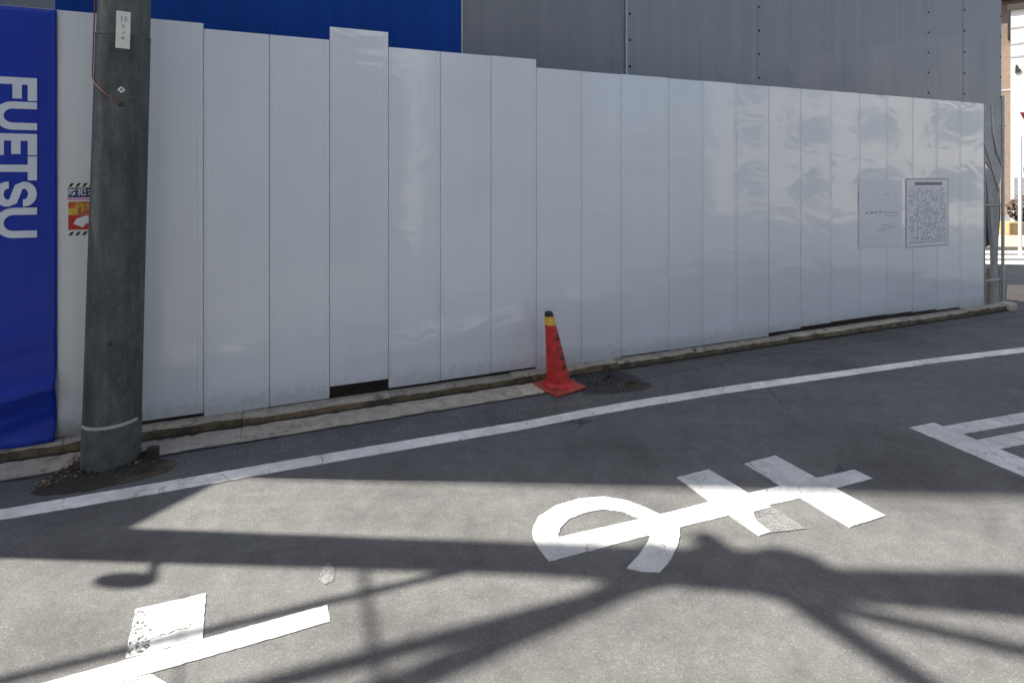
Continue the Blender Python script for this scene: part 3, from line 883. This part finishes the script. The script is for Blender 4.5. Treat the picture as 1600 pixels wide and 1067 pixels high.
# ------------------------------------------------------------------ paper notices on the fence
def notice(name, x0, y0, x1, y1, label):
    a, c = ws(x0), ws(x1)
    zt, zb = wz((x0 + x1) / 2, y0), wz((x0 + x1) / 2, y1)
    e = empty(name, wp((a + c) / 2, 0.005, zb), WALL_ROT); tag(e, label, 'notice')
    return e, (c - a), zt - zb
e, w, h = notice('site_notice', 1415, 279, 1481, 385, 'printed paper notice dense with dark text in a thin black border')
MB().box(-w / 2, w / 2, -0.002, 0.0, 0, h).build('paper', 'paper', e)
bt = 0.011
for q in ((-w / 2, w / 2, h - bt * 1.4, h), (-w / 2, w / 2, 0, bt), (-w / 2, -w / 2 + bt, bt, h - bt * 1.4), (w / 2 - bt, w / 2, bt, h - bt * 1.4)):
    MB().box(q[0], q[1], -0.0032, -0.0022, q[2], q[3]).build('border', 'ink_pale', e)
MB().box(-w * .3, w * .34, -0.0032, -0.0022, h * .90, h * .945).build('heading', 'ink', e)
MB().box(-w * .24, -w * .225, -0.0030, -0.0022, h * .06, h * .86).build('column_rule', 'ink_pale', e)
b = MB(); z = h * 0.85
while z > h * 0.06:
    x = -w * .44
    while x < w * .42:
        l = rnd.uniform(0.008, 0.04)
        if rnd.random() < 0.70 and not (-w * .26 < x + l / 2 < -w * .2):
            b.box(x, min(x + l, w * .44), -0.0030, -0.0022, z - rnd.uniform(0.004, 0.011), z + rnd.uniform(0.003, 0.008))
        x += l + rnd.uniform(0.006, 0.02)
    z -= h * 0.034
tag(b.build('small_print', 'ink', e), kind='stuff')
e, w, h = notice('paper_notice', 1341, 281, 1408, 386, 'two pale faded sheets in clear sleeves beside the bordered notice')
for z0, z1 in ((0, h * .455), (h * .475, h)):
    MB().box(-w / 2, w / 2, -0.0024, 0.0, z0, z1, 0.0006).build('sheet', 'paper', e)
MB().box(-w / 2 - .006, -w / 2, -0.003, 0, h * .64, h * .86).build('sleeve_edge', 'ink_pale', e)
MB().box(-w / 2 - .008, -w / 2 - .001, -0.003, 0, h * .05, h * .19).build('sleeve_edge', 'ink_pale', e)
b = MB()
for x, l, zz, t in ((-.36, .07, .50, .022), (-.24, .07, .50, .03), (-.13, .05, .50, .022), (-.03, .03, .505, .04), (.06, .34, .50, .014), (.1, .3, .455, .008)):
    b.box(w * x, w * (x + l), -0.0034, -0.0026, h * zz, h * (zz + t))
b.build('print_line', 'ink_pale', e)
b = MB()
for x, l, zz in ((.02, .22, .325), (.05, .3, .285), (.08, .12, .775), (-.1, .3, .25)):
    b.box(w * x, w * (x + l), -0.0034, -0.0026, h * zz, h * (zz + .008))
b.build('print_line', 'ink_pale', e)

# ------------------------------------------------------------------ traffic cone
cp = gp(874, 606)
cone = empty('traffic_cone', (cp.x, cp.y, 0.007))
tag(cone, 'worn red traffic cone with yellow band leaning to one side in front of the fence', 'traffic cone')
H = 0.735
cl = lambda z: (-0.105 * (max(0, z) / H) ** 1.05, 0.0)
hw = 0.185
b = MB(); b.box(-hw, hw, -hw, hw, 0.0, 0.022, 0.007)
cb = b.build('base', 'cone_base', cone); cb.rotation_euler = (R(1.5), R(-2.0), R(33)); cb.location = (0.0, 0, 0.006)
def cr(z): return 0.122 - (0.122 - 0.040) * (z / H)
MB().lathe([(0.15, 0.022), (0.148, 0.04), (0.135, 0.052), (cr(.06), 0.065)] + [(cr(z), z) for z in (.15, .25, .35, .45, .55, .61)], 36, cl).build('body', 'cone', cone, True)
MB().lathe([(cr(.61) + .0025, .61), (cr(.692) + .0025, .692)], 36, cl).build('yellow_band', 'cone_yellow', cone, True)
MB().lathe([(cr(.692), .692), (cr(.71), .71), (cr(.72) - .002, .726), (cr(.735) - .012, .735), (0.02, 0.732)], 36, cl).build('black_tip', 'black', cone, True)
# column of worn dark characters down the right of the body
for k, z in enumerate((0.50, 0.41, 0.32, 0.235)):
    b = MB()
    a0 = math.atan2(-cp.y, -cp.x) + R(50)
    for (u0, v0, u1, v1) in ((-.5, .35, .5, .5), (-.1, -.5, .12, .5), (-.5, -.12, .5, .05), (-.45, -.5, -.2, -.1), (.2, -.5, .45, -.15)):
        if rnd.random() < 0.12: continue
        hh = 0.046
        def cpnt(u, v, d):
            zz = z + v * hh * 1.5; a = a0 + u * hh * 1.25 / cr(zz)
            return Vector((cl(zz)[0] + (cr(zz) + d) * math.cos(a), (cr(zz) + d) * math.sin(a), zz))
        b.hexa([cpnt(u0, v0, 0), cpnt(u1, v0, 0), cpnt(u1, v0, .0022), cpnt(u0, v0, .0022), cpnt(u0, v1, 0), cpnt(u1, v1, 0), cpnt(u1, v1, .0022), cpnt(u0, v1, .0022)])
    b.build('lettering', 'black', cone)

# ------------------------------------------------------------------ soil, broken patch, weeds, litter
def mound(name, outline, hmax, mat, label, cat, z0=0.004, step=0.03, seed=1):
    """uneven heap over a ground outline (photo pixels)"""
    rr = random.Random(seed)
    P = [gp(x, y) for x, y in outline]
    cx = sum(p.x for p in P) / len(P); cy = sum(p.y for p in P) / len(P)
    nA, nR = 72, 16
    b = MB(); rows = []
    Q = resample(P + [P[0]], nA + 1)[:-1]
    for r in range(nR + 1):
        t = r / nR; row = []
        for k in range(nA):
            q = Q[k]; j = 1 + (rr.uniform(-.05, .05) if r == nR else rr.uniform(-.02, .02))
            z = z0 + (hmax * (1 - t ** 2) * rr.uniform(0.1, 1.0) if r < nR else -0.003)
            row.append(b.bm.verts.new((cx + (q.x - cx) * t * j, cy + (q.y - cy) * t * j, z)) if r else None)
        rows.append(row)
    c = b.bm.verts.new((cx, cy, z0 + hmax))
    for k in range(nA): b.bm.faces.new((c, rows[1][k], rows[1][(k + 1) % nA]))
    for r in range(1, nR):
        for k in range(nA): b.bm.faces.new((rows[r][k], rows[r + 1][k], rows[r + 1][(k + 1) % nA], rows[r][(k + 1) % nA]))
    o = b.build(name, mat)
    tag(o, label, cat, kind='stuff')
    return o
mound('soil_patch', [(48, 774), (62, 750), (100, 730), (122, 708), (140, 702), (175, 700), (225, 698), (246, 699), (247, 716), (262, 718), (240, 735), (205, 750), (160, 762), (110, 772)], 0.032, 'soil', 'black broken soil and moss around the foot of the utility pole', 'soil', seed=3)
mound('dirt_patch', [(170, 753), (205, 744), (240, 733), (262, 719), (280, 722), (262, 738), (225, 749), (190, 757)], 0.018, 'soil_brown', 'brown dirt washed from the pole foot toward the edge line', 'dirt', seed=4)
mound('broken_asphalt', [(893, 588), (905, 578), (930, 572), (955, 571), (975, 580), (1000, 590), (1022, 603), (1005, 610), (960, 615), (915, 617), (905, 606)], 0.032, 'asphalt_dark', 'dark crumbled asphalt patch in front of the kerb right of the cone', 'asphalt patch', seed=5)
mound('dirt_patch', [(960, 596), (985, 594), (1020, 603), (1003, 609), (968, 612)], 0.034, 'soil_brown', 'reddish dirt on the crumbled asphalt near the edge line', 'dirt', seed=6)
def litter(name, n, where, size, mats, label, cat, seed, lift=0.012):
    rr = random.Random(seed); b = MB()
    for _ in range(n):
        x, y = where(rr); p = gp(x, y); s_ = size * rr.uniform(.5, 1.4)
        a = rr.uniform(0, 6.28); t = Vector((math.cos(a), math.sin(a), rr.uniform(-.3, .5))).normalized(); q = Vector((-math.sin(a), math.cos(a), rr.uniform(-.3, .5))).normalized() * .45
        c = Vector((p.x, p.y, lift + rr.uniform(0, .012)))
        v = [b.bm.verts.new(c + t * s_), b.bm.verts.new(c + q * s_ + Vector((0, 0, .2 * s_))), b.bm.verts.new(c - t * s_), b.bm.verts.new(c - q * s_)]
        b.bm.faces.new(v)
    o = b.build(name, mats, fix=False); tag(o, label, cat, kind='stuff'); return o
def tri(a, b_, c): 
    def f(r):
        u, v = r.random(), r.random()
        if u + v > 1: u, v = 1 - u, 1 - v
        return (a[0] + (b_[0] - a[0]) * u + (c[0] - a[0]) * v, a[1] + (b_[1] - a[1]) * u + (c[1] - a[1]) * v)
    return f
litter('dead_leaves', 230, tri((52, 770), (262, 716), (118, 715)), 0.013, 'leaf_dry', 'dry brown leaf litter scattered at the utility pole foot', 'leaf litter', 11, 0.018)
litter('dead_leaves', 90, tri((905, 585), (1015, 604), (935, 613)), 0.010, 'leaf_dry', 'dry leaf crumbs lying on the crumbled asphalt by the cone', 'leaf litter', 12, 0.014)
litter('gravel_crumbs', 200, tri((880, 590), (1040, 600), (940, 622)), 0.007, 'asphalt_dark', 'loose black asphalt crumbs around the crumbled patch', 'gravel', 13, 0.006)
def weed(x, y, n, h, seed, label, mat='leaf_green', base=0.02):
    rr = random.Random(seed); p = gp(x, y, base)
    e = empty('weed', (p.x, p.y, base)); tag(e, label, 'weed', 'weeds in the kerb joint')
    b = MB()
    for _ in range(n):
        a = rr.uniform(0, 6.28); l = h * rr.uniform(.5, 1.1); w = .004; sp = rr.uniform(.2, .8)
        d = Vector((math.cos(a), math.sin(a), 0)); q = Vector((-d.y, d.x, 0)) * w
        o_ = d * rr.uniform(0, .02)
        pts = [o_ + d * (sp * l * t * t) + Vector((0, 0, l * (t - .25 * t * t * sp))) for t in (0, .35, .7, 1)]
        L = [b.bm.verts.new(pp + q * (1 - t * .9)) for pp, t in zip(pts, (0, .35, .7, 1))]; Rr = [b.bm.verts.new(pp - q * (1 - t * .9)) for pp, t in zip(pts, (0, .35, .7, 1))]
        for k in range(3): b.bm.faces.new((L[k], Rr[k], Rr[k + 1], L[k + 1]))
    b.build('blades', mat, e, fix=False)
weed(915, 581, 22, .06, 21, 'low dry weed at the kerb right of the cone', 'leaf_dry')
weed(946, 578, 40, .085, 22, 'tangled tallest weed growing from the crumbled patch at the kerb', 'leaf_dry')
weed(1085, 549, 18, .06, 23, 'small green weed on the chipped kerb block', 'leaf_green', 0.1)
weed(238, 702, 14, .04, 24, 'small weed in the black soil beside the pole', 'leaf_green')
weed(1310, 527, 20, .05, 25, 'small weed at the dark kerb stones near the notices', 'leaf_green')
litter('grit', 900, lambda q: (lambda x: (x, 700 - .148 * (x - 420) + abs(q.gauss(0, 7)) - 2))(q.uniform(-20, 1500)), 0.0045, 'gutter', 'fine pale grit scattered along the road edge beside the kerb', 'grit', 17, 0.004)
# broken box end standing in the soil right of the pole
bx = gp(238, 716)
b = MB(); b.box(-.035, .04, -.03, .03, 0, .075, .006); o = b.build('stone_block', 'soil', None); put(o, (bx.x, bx.y, 0.004), R(18))
tag(o, 'small dark broken stone block in the soil beside the pole', 'stone')

# ------------------------------------------------------------------ pipes and boards at the end of the fence
fr = empty('pipe_frame', wp(sR2 + 0.02, 0.0, 0.0), WALL_ROT)
tag(fr, 'galvanised pipe frame with slanting braces at the end of the fence', 'pipe frame')
s0 = sR2 + 0.02
def at_w(x, y, off=0.0): 
    return Vector((ws(x, off) - s0, -off, wz(x, y, off)))
post_x = ws(1567, -0.05) - s0
MB().tube([(post_x, .05, 0.09), (post_x, .05, wz(1567, 150, -.05))], 0.022, 10).build('post', 'galv', fr, True)
MB().tube([(0.055, .03, 0.09), (0.055, .03, wz(1540, 165))], 0.014, 8).build('post', 'galv', fr, True)
for y in (195, 321, 440): MB().tube([(0.0, .075, wz(1550, y)), (post_x + .1, .075, wz(1550, y))], 0.013, 8).build('rail', 'galv', fr, True)
MB().tube([at_w(1549, 165, -.1), at_w(1551, 205, -.1), at_w(1557, 240, -.1), at_w(1567, 262, -.1)], 0.017, 8).build('brace', 'galv', fr, True)
MB().tube([at_w(1538, 226, -.02), at_w(1561, 300, -.02)], 0.015, 8).build('brace', 'galv', fr, True)
def plank(pts, d, name, mat, label, cat):
    P = [wp(ws(x, -0.12), -0.12, wz(x, y, -0.12)) for x, y in pts]
    b = MB(); b.prism(P, -N * d); o = b.build(name, mat); tag(o, label, cat); return o
plank([(1540, 268), (1549, 262), (1562, 300), (1559, 420), (1562, 484), (1554, 484), (1552, 380)], 0.05, 'leaning_board', 'board', 'weathered pale board leaning inside the pipe frame', 'board')
P = [wp(ws(x, -.3), -.3, wz(x, y, -.3)) for x, y in ((1530, 172), (1566, 172), (1566, 268), (1561, 290), (1530, 232))]
b = MB(); b.prism(P, -N * .02); tag(b.build('hanging_sheet', 'shutter'), 'slate grey sheet hanging above the board at the fence end', 'sheet')
pw = wp(ws(1550, -.35), -.35, 0.03)
b = MB()
for k in range(4): b.box(-.22 + k * .11, -.12 + k * .11, -.012, .012, 0, .52 + .03 * (k % 2), .004)
o = b.build('plywood_offcut', m_plain('plywood', (0.30, 0.21, 0.14), .8, var=.3, stretch=(6, 6, 1)), None); put(o, pw, WALL_ROT); tag(o, 'brown timber offcuts standing behind the fence end', 'timber')
P = [wp(ws(x, -.42), -.42, wz(x, y, -.42)) for x, y in ((1532, 296), (1562, 292), (1563, 340), (1559, 388), (1545, 384), (1532, 390))]
b = MB(); b.prism(P, -N * .015); tag(b.build('recess_sheet', m_plain('recess_dark', (0.03, 0.04, 0.035), .8, var=.5, scale=30)), 'dark sheet added to darken the recess inside the pipe frame at the fence end', 'dark sheet')  # dark sheet added in place of the recess's own darkness
# rounded end stone of the kerb
es = wp(S_R + 0.10, 0.02, 0.0)
b = MB(); b.box(-.13, .13, -.09, .09, -.03, .105, .035); o = b.build('kerb_end_stone', 'gutter'); put(o, es, WALL_ROT + R(4)); tag(o, 'rounded pale stone ending the kerb beside the pipe frame', 'stone')

# ------------------------------------------------------------------ street beyond the fence end
ZL = ('white crossing stripe next to the tan pavement beyond the fence end', 'white crossing stripe between two others beyond the fence end', 'white crossing stripe farthest from the tan pavement beyond the fence end')
def zebra(k, x0, x1, y0, y1):
    P = px([(x0, y1), (x1, y1), (x1, y0), (x0, y0)], 0.004)
    b = MB(); b.prism([p - Vector((0, 0, .0035)) for p in P], Vector((0, 0, .004)))
    tag(b.build('crossing_stripe', 'paint_line'), ZL[k], 'road marking', 'zebra crossing stripes')
for k, (ya, yb) in enumerate(((392, 396), (399.5, 404), (408, 413))): zebra(k, 1525, 1680, ya, yb)
pv = sheet('pavement', 'paving', [gp(1400, 391)[:2], gp(1800, 391)[:2], (60, 24), (8, 24)], 0.1, 0.1); tag(pv, kind='structure')
pv = sheet('pavement', 'paving', [gp(1572, 470)[:2], gp(1680, 480)[:2], gp(1690, 447)[:2], gp(1574, 447)[:2]], 0.02, 0.02); tag(pv, kind='structure')
# reddish bush in a tan planter
bp = gp(1588, 366, 0.1)
pb = empty('planter_bush', (bp.x, bp.y, 0.1)); tag(pb, 'reddish brown bush in a low tan planter beyond the zebra crossing', 'planter')
MB().box(-.5, 1.6, -.3, .3, 0, .42, .03).build('planter_box', 'planter', pb)
rr = random.Random(5); b = MB()
for _ in range(900):
    v = Vector((rr.gauss(0, 1), rr.gauss(0, 1), rr.gauss(0, 1))).normalized() * rr.uniform(.5, 1) ** .4
    c = Vector((v.x * .8 + .5, v.y * .35, .85 + v.z * .5)); t = Vector((rr.gauss(0, 1), rr.gauss(0, 1), rr.gauss(0, 1))).normalized() * .06; q = t.orthogonal() * .6
    b.bm.faces.new([b.bm.verts.new(c + t), b.bm.verts.new(c + q), b.bm.verts.new(c - t), b.bm.verts.new(c - q)])
b.build('foliage', 'leaf_red', pb, fix=False)
# sign post with the red inverted triangle and the round blue sign
sp = gp(1614, 395); sp = Vector((sp.x, sp.y, 0))
sg = empty('sign_post', (sp.x, sp.y, 0), R(0)); tag(sg, 'grey post with red inverted triangle sign above a round blue sign', 'road sign')
MB().tube([(0, 0, 0), (0, 0, 4.1)], 0.035, 12).build('post', 'galv', sg, True)
zt = CAMH + (HY - 176) * sp.y / F
def rtri(s_, z_, y_): return [Vector((-s_ / 2, y_, z_)), Vector((s_ / 2, y_, z_)), Vector((0, y_, z_ - s_ * .866))]
MB().prism(rtri(.80, zt, -.045), Vector((0, .006, 0))).build('triangle_plate', 'red', sg)
text_mesh('lettering', '止まれ', 0.17, 'white', sg, Matrix.Translation((0, -.047, zt - .19)) @ RX, .0005, .001)
zc = CAMH + (HY - 265) * sp.y / F
b = MB().lathe([(.3, 0), (.3, .006)], 32); o = b.build('round_plate', 'blue', sg); o.matrix_local = Matrix.Translation((0, -.04, zc)) @ RX
b = MB(); b.prism([Vector((x, -.048, zc + z)) for x, z in ((-.04, -.2), (.04, -.2), (.04, .05), (.1, .05), (0, .2), (-.1, .05), (-.04, .05))], Vector((0, -.001, 0))); b.build('arrow', 'white', sg)

pp = gp(1594, 400); po = MB().tube([(0, 0, 0), (0, 0, 3.0), (.02, 0, 3.1)], .04, 10).build('street_post', 'wall_white', None, True); put(po, (pp.x, pp.y, 0)); tag(po, 'slim pale post standing between the zebra crossing and the white building', 'post')
def building(name, loc, rz, w, d, h, wall, label, win=(), floors=(), extra=None):
    e = empty(name, loc, rz); tag(e, label, 'building')
    MB().box(0, w, 0, d, 0, h).build('wall', wall, e)
    MB().box(-.12, w + .12, -.12, d + .12, h, h + .25).build('roof_edge', 'dark', e)
    for x, z, ww, hh in win:
        f = MB().box(x - .05, x + ww + .05, -.05, .02, z - .05, z + hh + .05).build('window', 'frame', e)
        MB().box(x, x + ww / 2 - .015, -.062, -.045, z, z + hh).build('pane', 'glass', f)
        MB().box(x + ww / 2 + .015, x + ww, -.062, -.045, z, z + hh).build('pane', 'glass', f)
        MB().box(x - .1, x + ww + .1, -.12, -.055, z - .11, z - .055).build('sill', 'frame', f)
    for z in floors: MB().box(-.01, w + .01, -.02, .0, z, z + .09).build('floor_line', 'ink_pale', e)
    return e
wb = gp(1577, 352); 
wbd = 25.0
white_x = (1579.5 - CX) * wbd / F
e = building('white_building', (white_x, wbd, 0), R(-41.5), 11, 8, CAMH + (HY - 17) * wbd / F, 'wall_white', 'tall white building with thin dark floor lines beyond the cross street',
         win=[(2.2, 3.0, 1.6, 1.3), (5.5, 3.0, 1.6, 1.3), (2.2, 6.0, 1.6, 1.3), (5.5, 6.0, 1.6, 1.3)], floors=[CAMH + (HY - y) * wbd / F for y in (46, 71, 91)])
b = MB(); b.prism([Vector((x, -.03, z)) for x, z in ((.13, 6.6), (.28, 6.62), (.36, 6.75), (.24, 6.8), (.22, 7.0), (.15, 6.95))], Vector((0, -.02, 0))); b.build('wall_emblem', 'black', e)
for k in range(9): MB().box(.1, 4.2, -.05, -.01, .15 + k * .21, .34 + k * .21, .01).build('shutter_slat', 'shutter', e)
bd = 31.0
e = building('brick_building', ((1535 - CX) * bd / F, bd, 0), R(-41), 6, 8, 11.5, 'brick', 'brown brick building with a dark tall window behind the white building',
         win=[(1.35, CAMH + (HY - 135) * bd / F, .9, 1.6)], floors=[CAMH + (HY - 145) * bd / F])
MB().box(-.3, 6.3, -.5, -.02, CAMH + (HY - 8) * bd / F, CAMH + (HY + 6) * bd / F + 1.2).build('eaves', 'dark', e)
MB().box(.6, .8, -.04, -.005, 3.2, 6.2).build('pilaster', 'wall_cream', e)
# ------------------------------------------------------------------ houses opposite, plus unseen blocks added for street shade and the fence's gloss
tb = empty('shade_block', (-9, 4.19, 0), R(-16)); tag(tb, 'unseen tall cream block added behind the site to shade the street', 'building')  # unseen block added to cast the far shade edge across the road
MB().box(-8, 0, 0, 10, 0, 27).build('wall', 'wall_cream', tb)
MB().box(-8.1, 0.0, 0.02, 10.1, 27, 27.4).build('roof_edge', 'dark', tb)
for fl in range(8):
    for k in range(3):
        f = MB().box(-7.2 + k * 2.4, -5.7 + k * 2.4, -.03, .05, 1.0 + fl * 3, 2.4 + fl * 3).build('window', 'frame', tb)
        MB().box(-7.14 + k * 2.4, -5.76 + k * 2.4, -.04, -.02, 1.06 + fl * 3, 2.34 + fl * 3).build('pane', 'glass', f)
def opposite(x, y, w, h, wall, label):
    e = empty('street_house', (x + w, y, 0), R(180)); tag(e, label, 'house')
    MB().box(0, w, 0, 7, 0, h).build('wall', wall, e)
    MB().box(-.15, w + .15, -.2, 7.2, h, h + .22).build('roof', 'dark', e)
    nfl = int(h // 2.9)
    for fl in range(nfl):
        k = 0
        while .7 + k * 2.3 + 1.3 < w:
            if not (fl == 0 and k == 0):
                xx = .7 + k * 2.3; zz = 1.0 + fl * 2.8
                f = MB().box(xx - .06, xx + 1.36, -.06, .02, zz - .06, zz + 1.26).build('window', 'frame', e)
                MB().box(xx, xx + .64, -.07, -.05, zz, zz + 1.2).build('pane', 'glass', f)
                MB().box(xx + .66, xx + 1.3, -.07, -.05, zz, zz + 1.2).build('pane', 'glass', f)
            k += 1
    d = MB().box(.6, 1.5, -.05, .02, 0, 2.1).build('door', 'dark', e)
    MB().box(1.38, 1.42, -.1, -.055, .95, 1.15).build('handle', 'galv', d)
    return e
opposite(-9.5, -4.6, 7.5, 5.9, 'wall_white', 'white two storey house across the street from the hoarding')
opposite(-1.6, -4.3, 6.5, 5.6, 'wall_cream', 'cream two storey house across the street from the cone')
opposite(5.4, -3.6, 8.0, 8.6, 'wall_white', 'taller white house across the street from the notices')

e = building('reflected_block', (27, 7.5, 0), R(-90), 13, 8, 8.5, 'wall_cream', 'unseen cream block added at the far end of the street to reflect in the fence', win=[(1 + 3 * k, 1 + 2.8 * f, 1.6, 1.4) for k in range(4) for f in range(3)])  # unseen, added for bright wavy reflections in the fence's right part
# lamp pole beside the fence, left of the picture; its shadow lies along the lane
K = 1 / math.tan(SUN_EL)
LX, LY = -4.85, 3.275
lp = empty('lamp_pole', (LX, LY, 0)); tag(lp, 'tall grey lamp pole carrying cables beyond the banner', 'lamp pole')
MB().lathe([(.15, -.1), (.15, 0), (.145, 3), (.135, 7), (.125, 9.5)], 24).build('shaft', 'lamp_grey', lp, True)
def caster(x, y, h):
    """point at height h whose sun shadow falls on the ground at photo pixel x, y"""
    p = gp(x, y); q = p - LH * (h * K); return Vector((q.x, q.y, h))
pl = Vector((LX, LY, 0))
la = caster(265, 925, 4.6); lb = caster(238, 908, 4.6); lc = caster(150, 905, 4.62)
arm0 = Vector((LX, LY - .1, lb.z - .25))
MB().tube([arm0 - pl, lb - pl], 0.022, 8).build('lamp_arm', 'galv', lp, True)
d = (lc - lb); n_ = 9; rg = []
for k in range(n_):
    t = k / (n_ - 1); c = lb + d * t - pl; r = .052 * math.sin(math.pi * (0.12 + .8 * t)) ** .6
    ax = d.normalized(); s1 = Vector((-ax.y, ax.x, 0)).normalized()
    rg.append([c + s1 * (r * 1.2 * math.cos(a)) + Vector((0, 0, r * .7 * math.sin(a))) for a in [2 * math.pi * i / 12 for i in range(12)]])
MB().rings(rg).build('lamp_head', 'lamp_grey', lp, True)
for z in (8.3, 9.35):
    MB().box(-.04, .04, -.16, .16, z, z + .09, .01).build('cross_arm', 'galv', lp)
def cable(p, q, r, label, sag=.15):
    pts = [p.lerp(q, t) - Vector((0, 0, sag * 4 * t * (1 - t))) for t in [k / 16 for k in range(17)]]
    o = MB().tube(pts, r, 8).build('overhead_cable', 'cable', None, True); tag(o, label, 'cable', 'overhead cables'); return o
def shadow_cable(x0, y0, x1, y1, h, a, c, r, label):
    """straight cable over the ground line through two photo points, from parameter a to c"""
    p, q = caster(x0, y0, h), caster(x1, y1, h)
    return cable(p.lerp(q, a), p.lerp(q, c), r, label, 0.04)
shadow_cable(1040, 890, 640, 1067, 8.2, -.25, 4.2, .075, 'thick cable bundle from the lamp pole to the white house')
shadow_cable(1000, 893, 1600, 930, 8.3, -.4, 4.5, .085, 'thickest cable bundle running along the street from the lamp pole')
shadow_cable(1000, 903, 1600, 955, 8.35, -.4, 4.5, .05, 'cable bundle sagging beside the thickest bundle along the street')
shadow_cable(1100, 893, 1600, 902, 8.6, -.4, 4.5, .045, 'thin cable running along the street above the bundle')
shadow_cable(1200, 905, 1450, 1067, 9.3, -.6, 5.0, .07, 'cable bundle crossing from the lamp pole top to the cream house')
shadow_cable(1290, 945, 1600, 1015, 9.4, -.5, 4.0, .05, 'cable bundle running from the lamp pole to the taller white house')
shadow_cable(840, 960, 520, 1045, 7.2, -1.5, 4.0, .05, 'low cable bundle crossing the lane near the lamp')
shadow_cable(520, 940, 190, 1020, 5.9, -1.0, 3.0, .028, 'thin low cable crossing above the short bar')
shadow_cable(578, 935, 590, 1000, 7.3, -1.2, 6.0, .022, 'thin service wire from the lamp pole over the lane')
shadow_cable(288, 940, 283, 1067, 4.7, -.1, 8.0, .008, 'thin lamp feed wire over the lane')
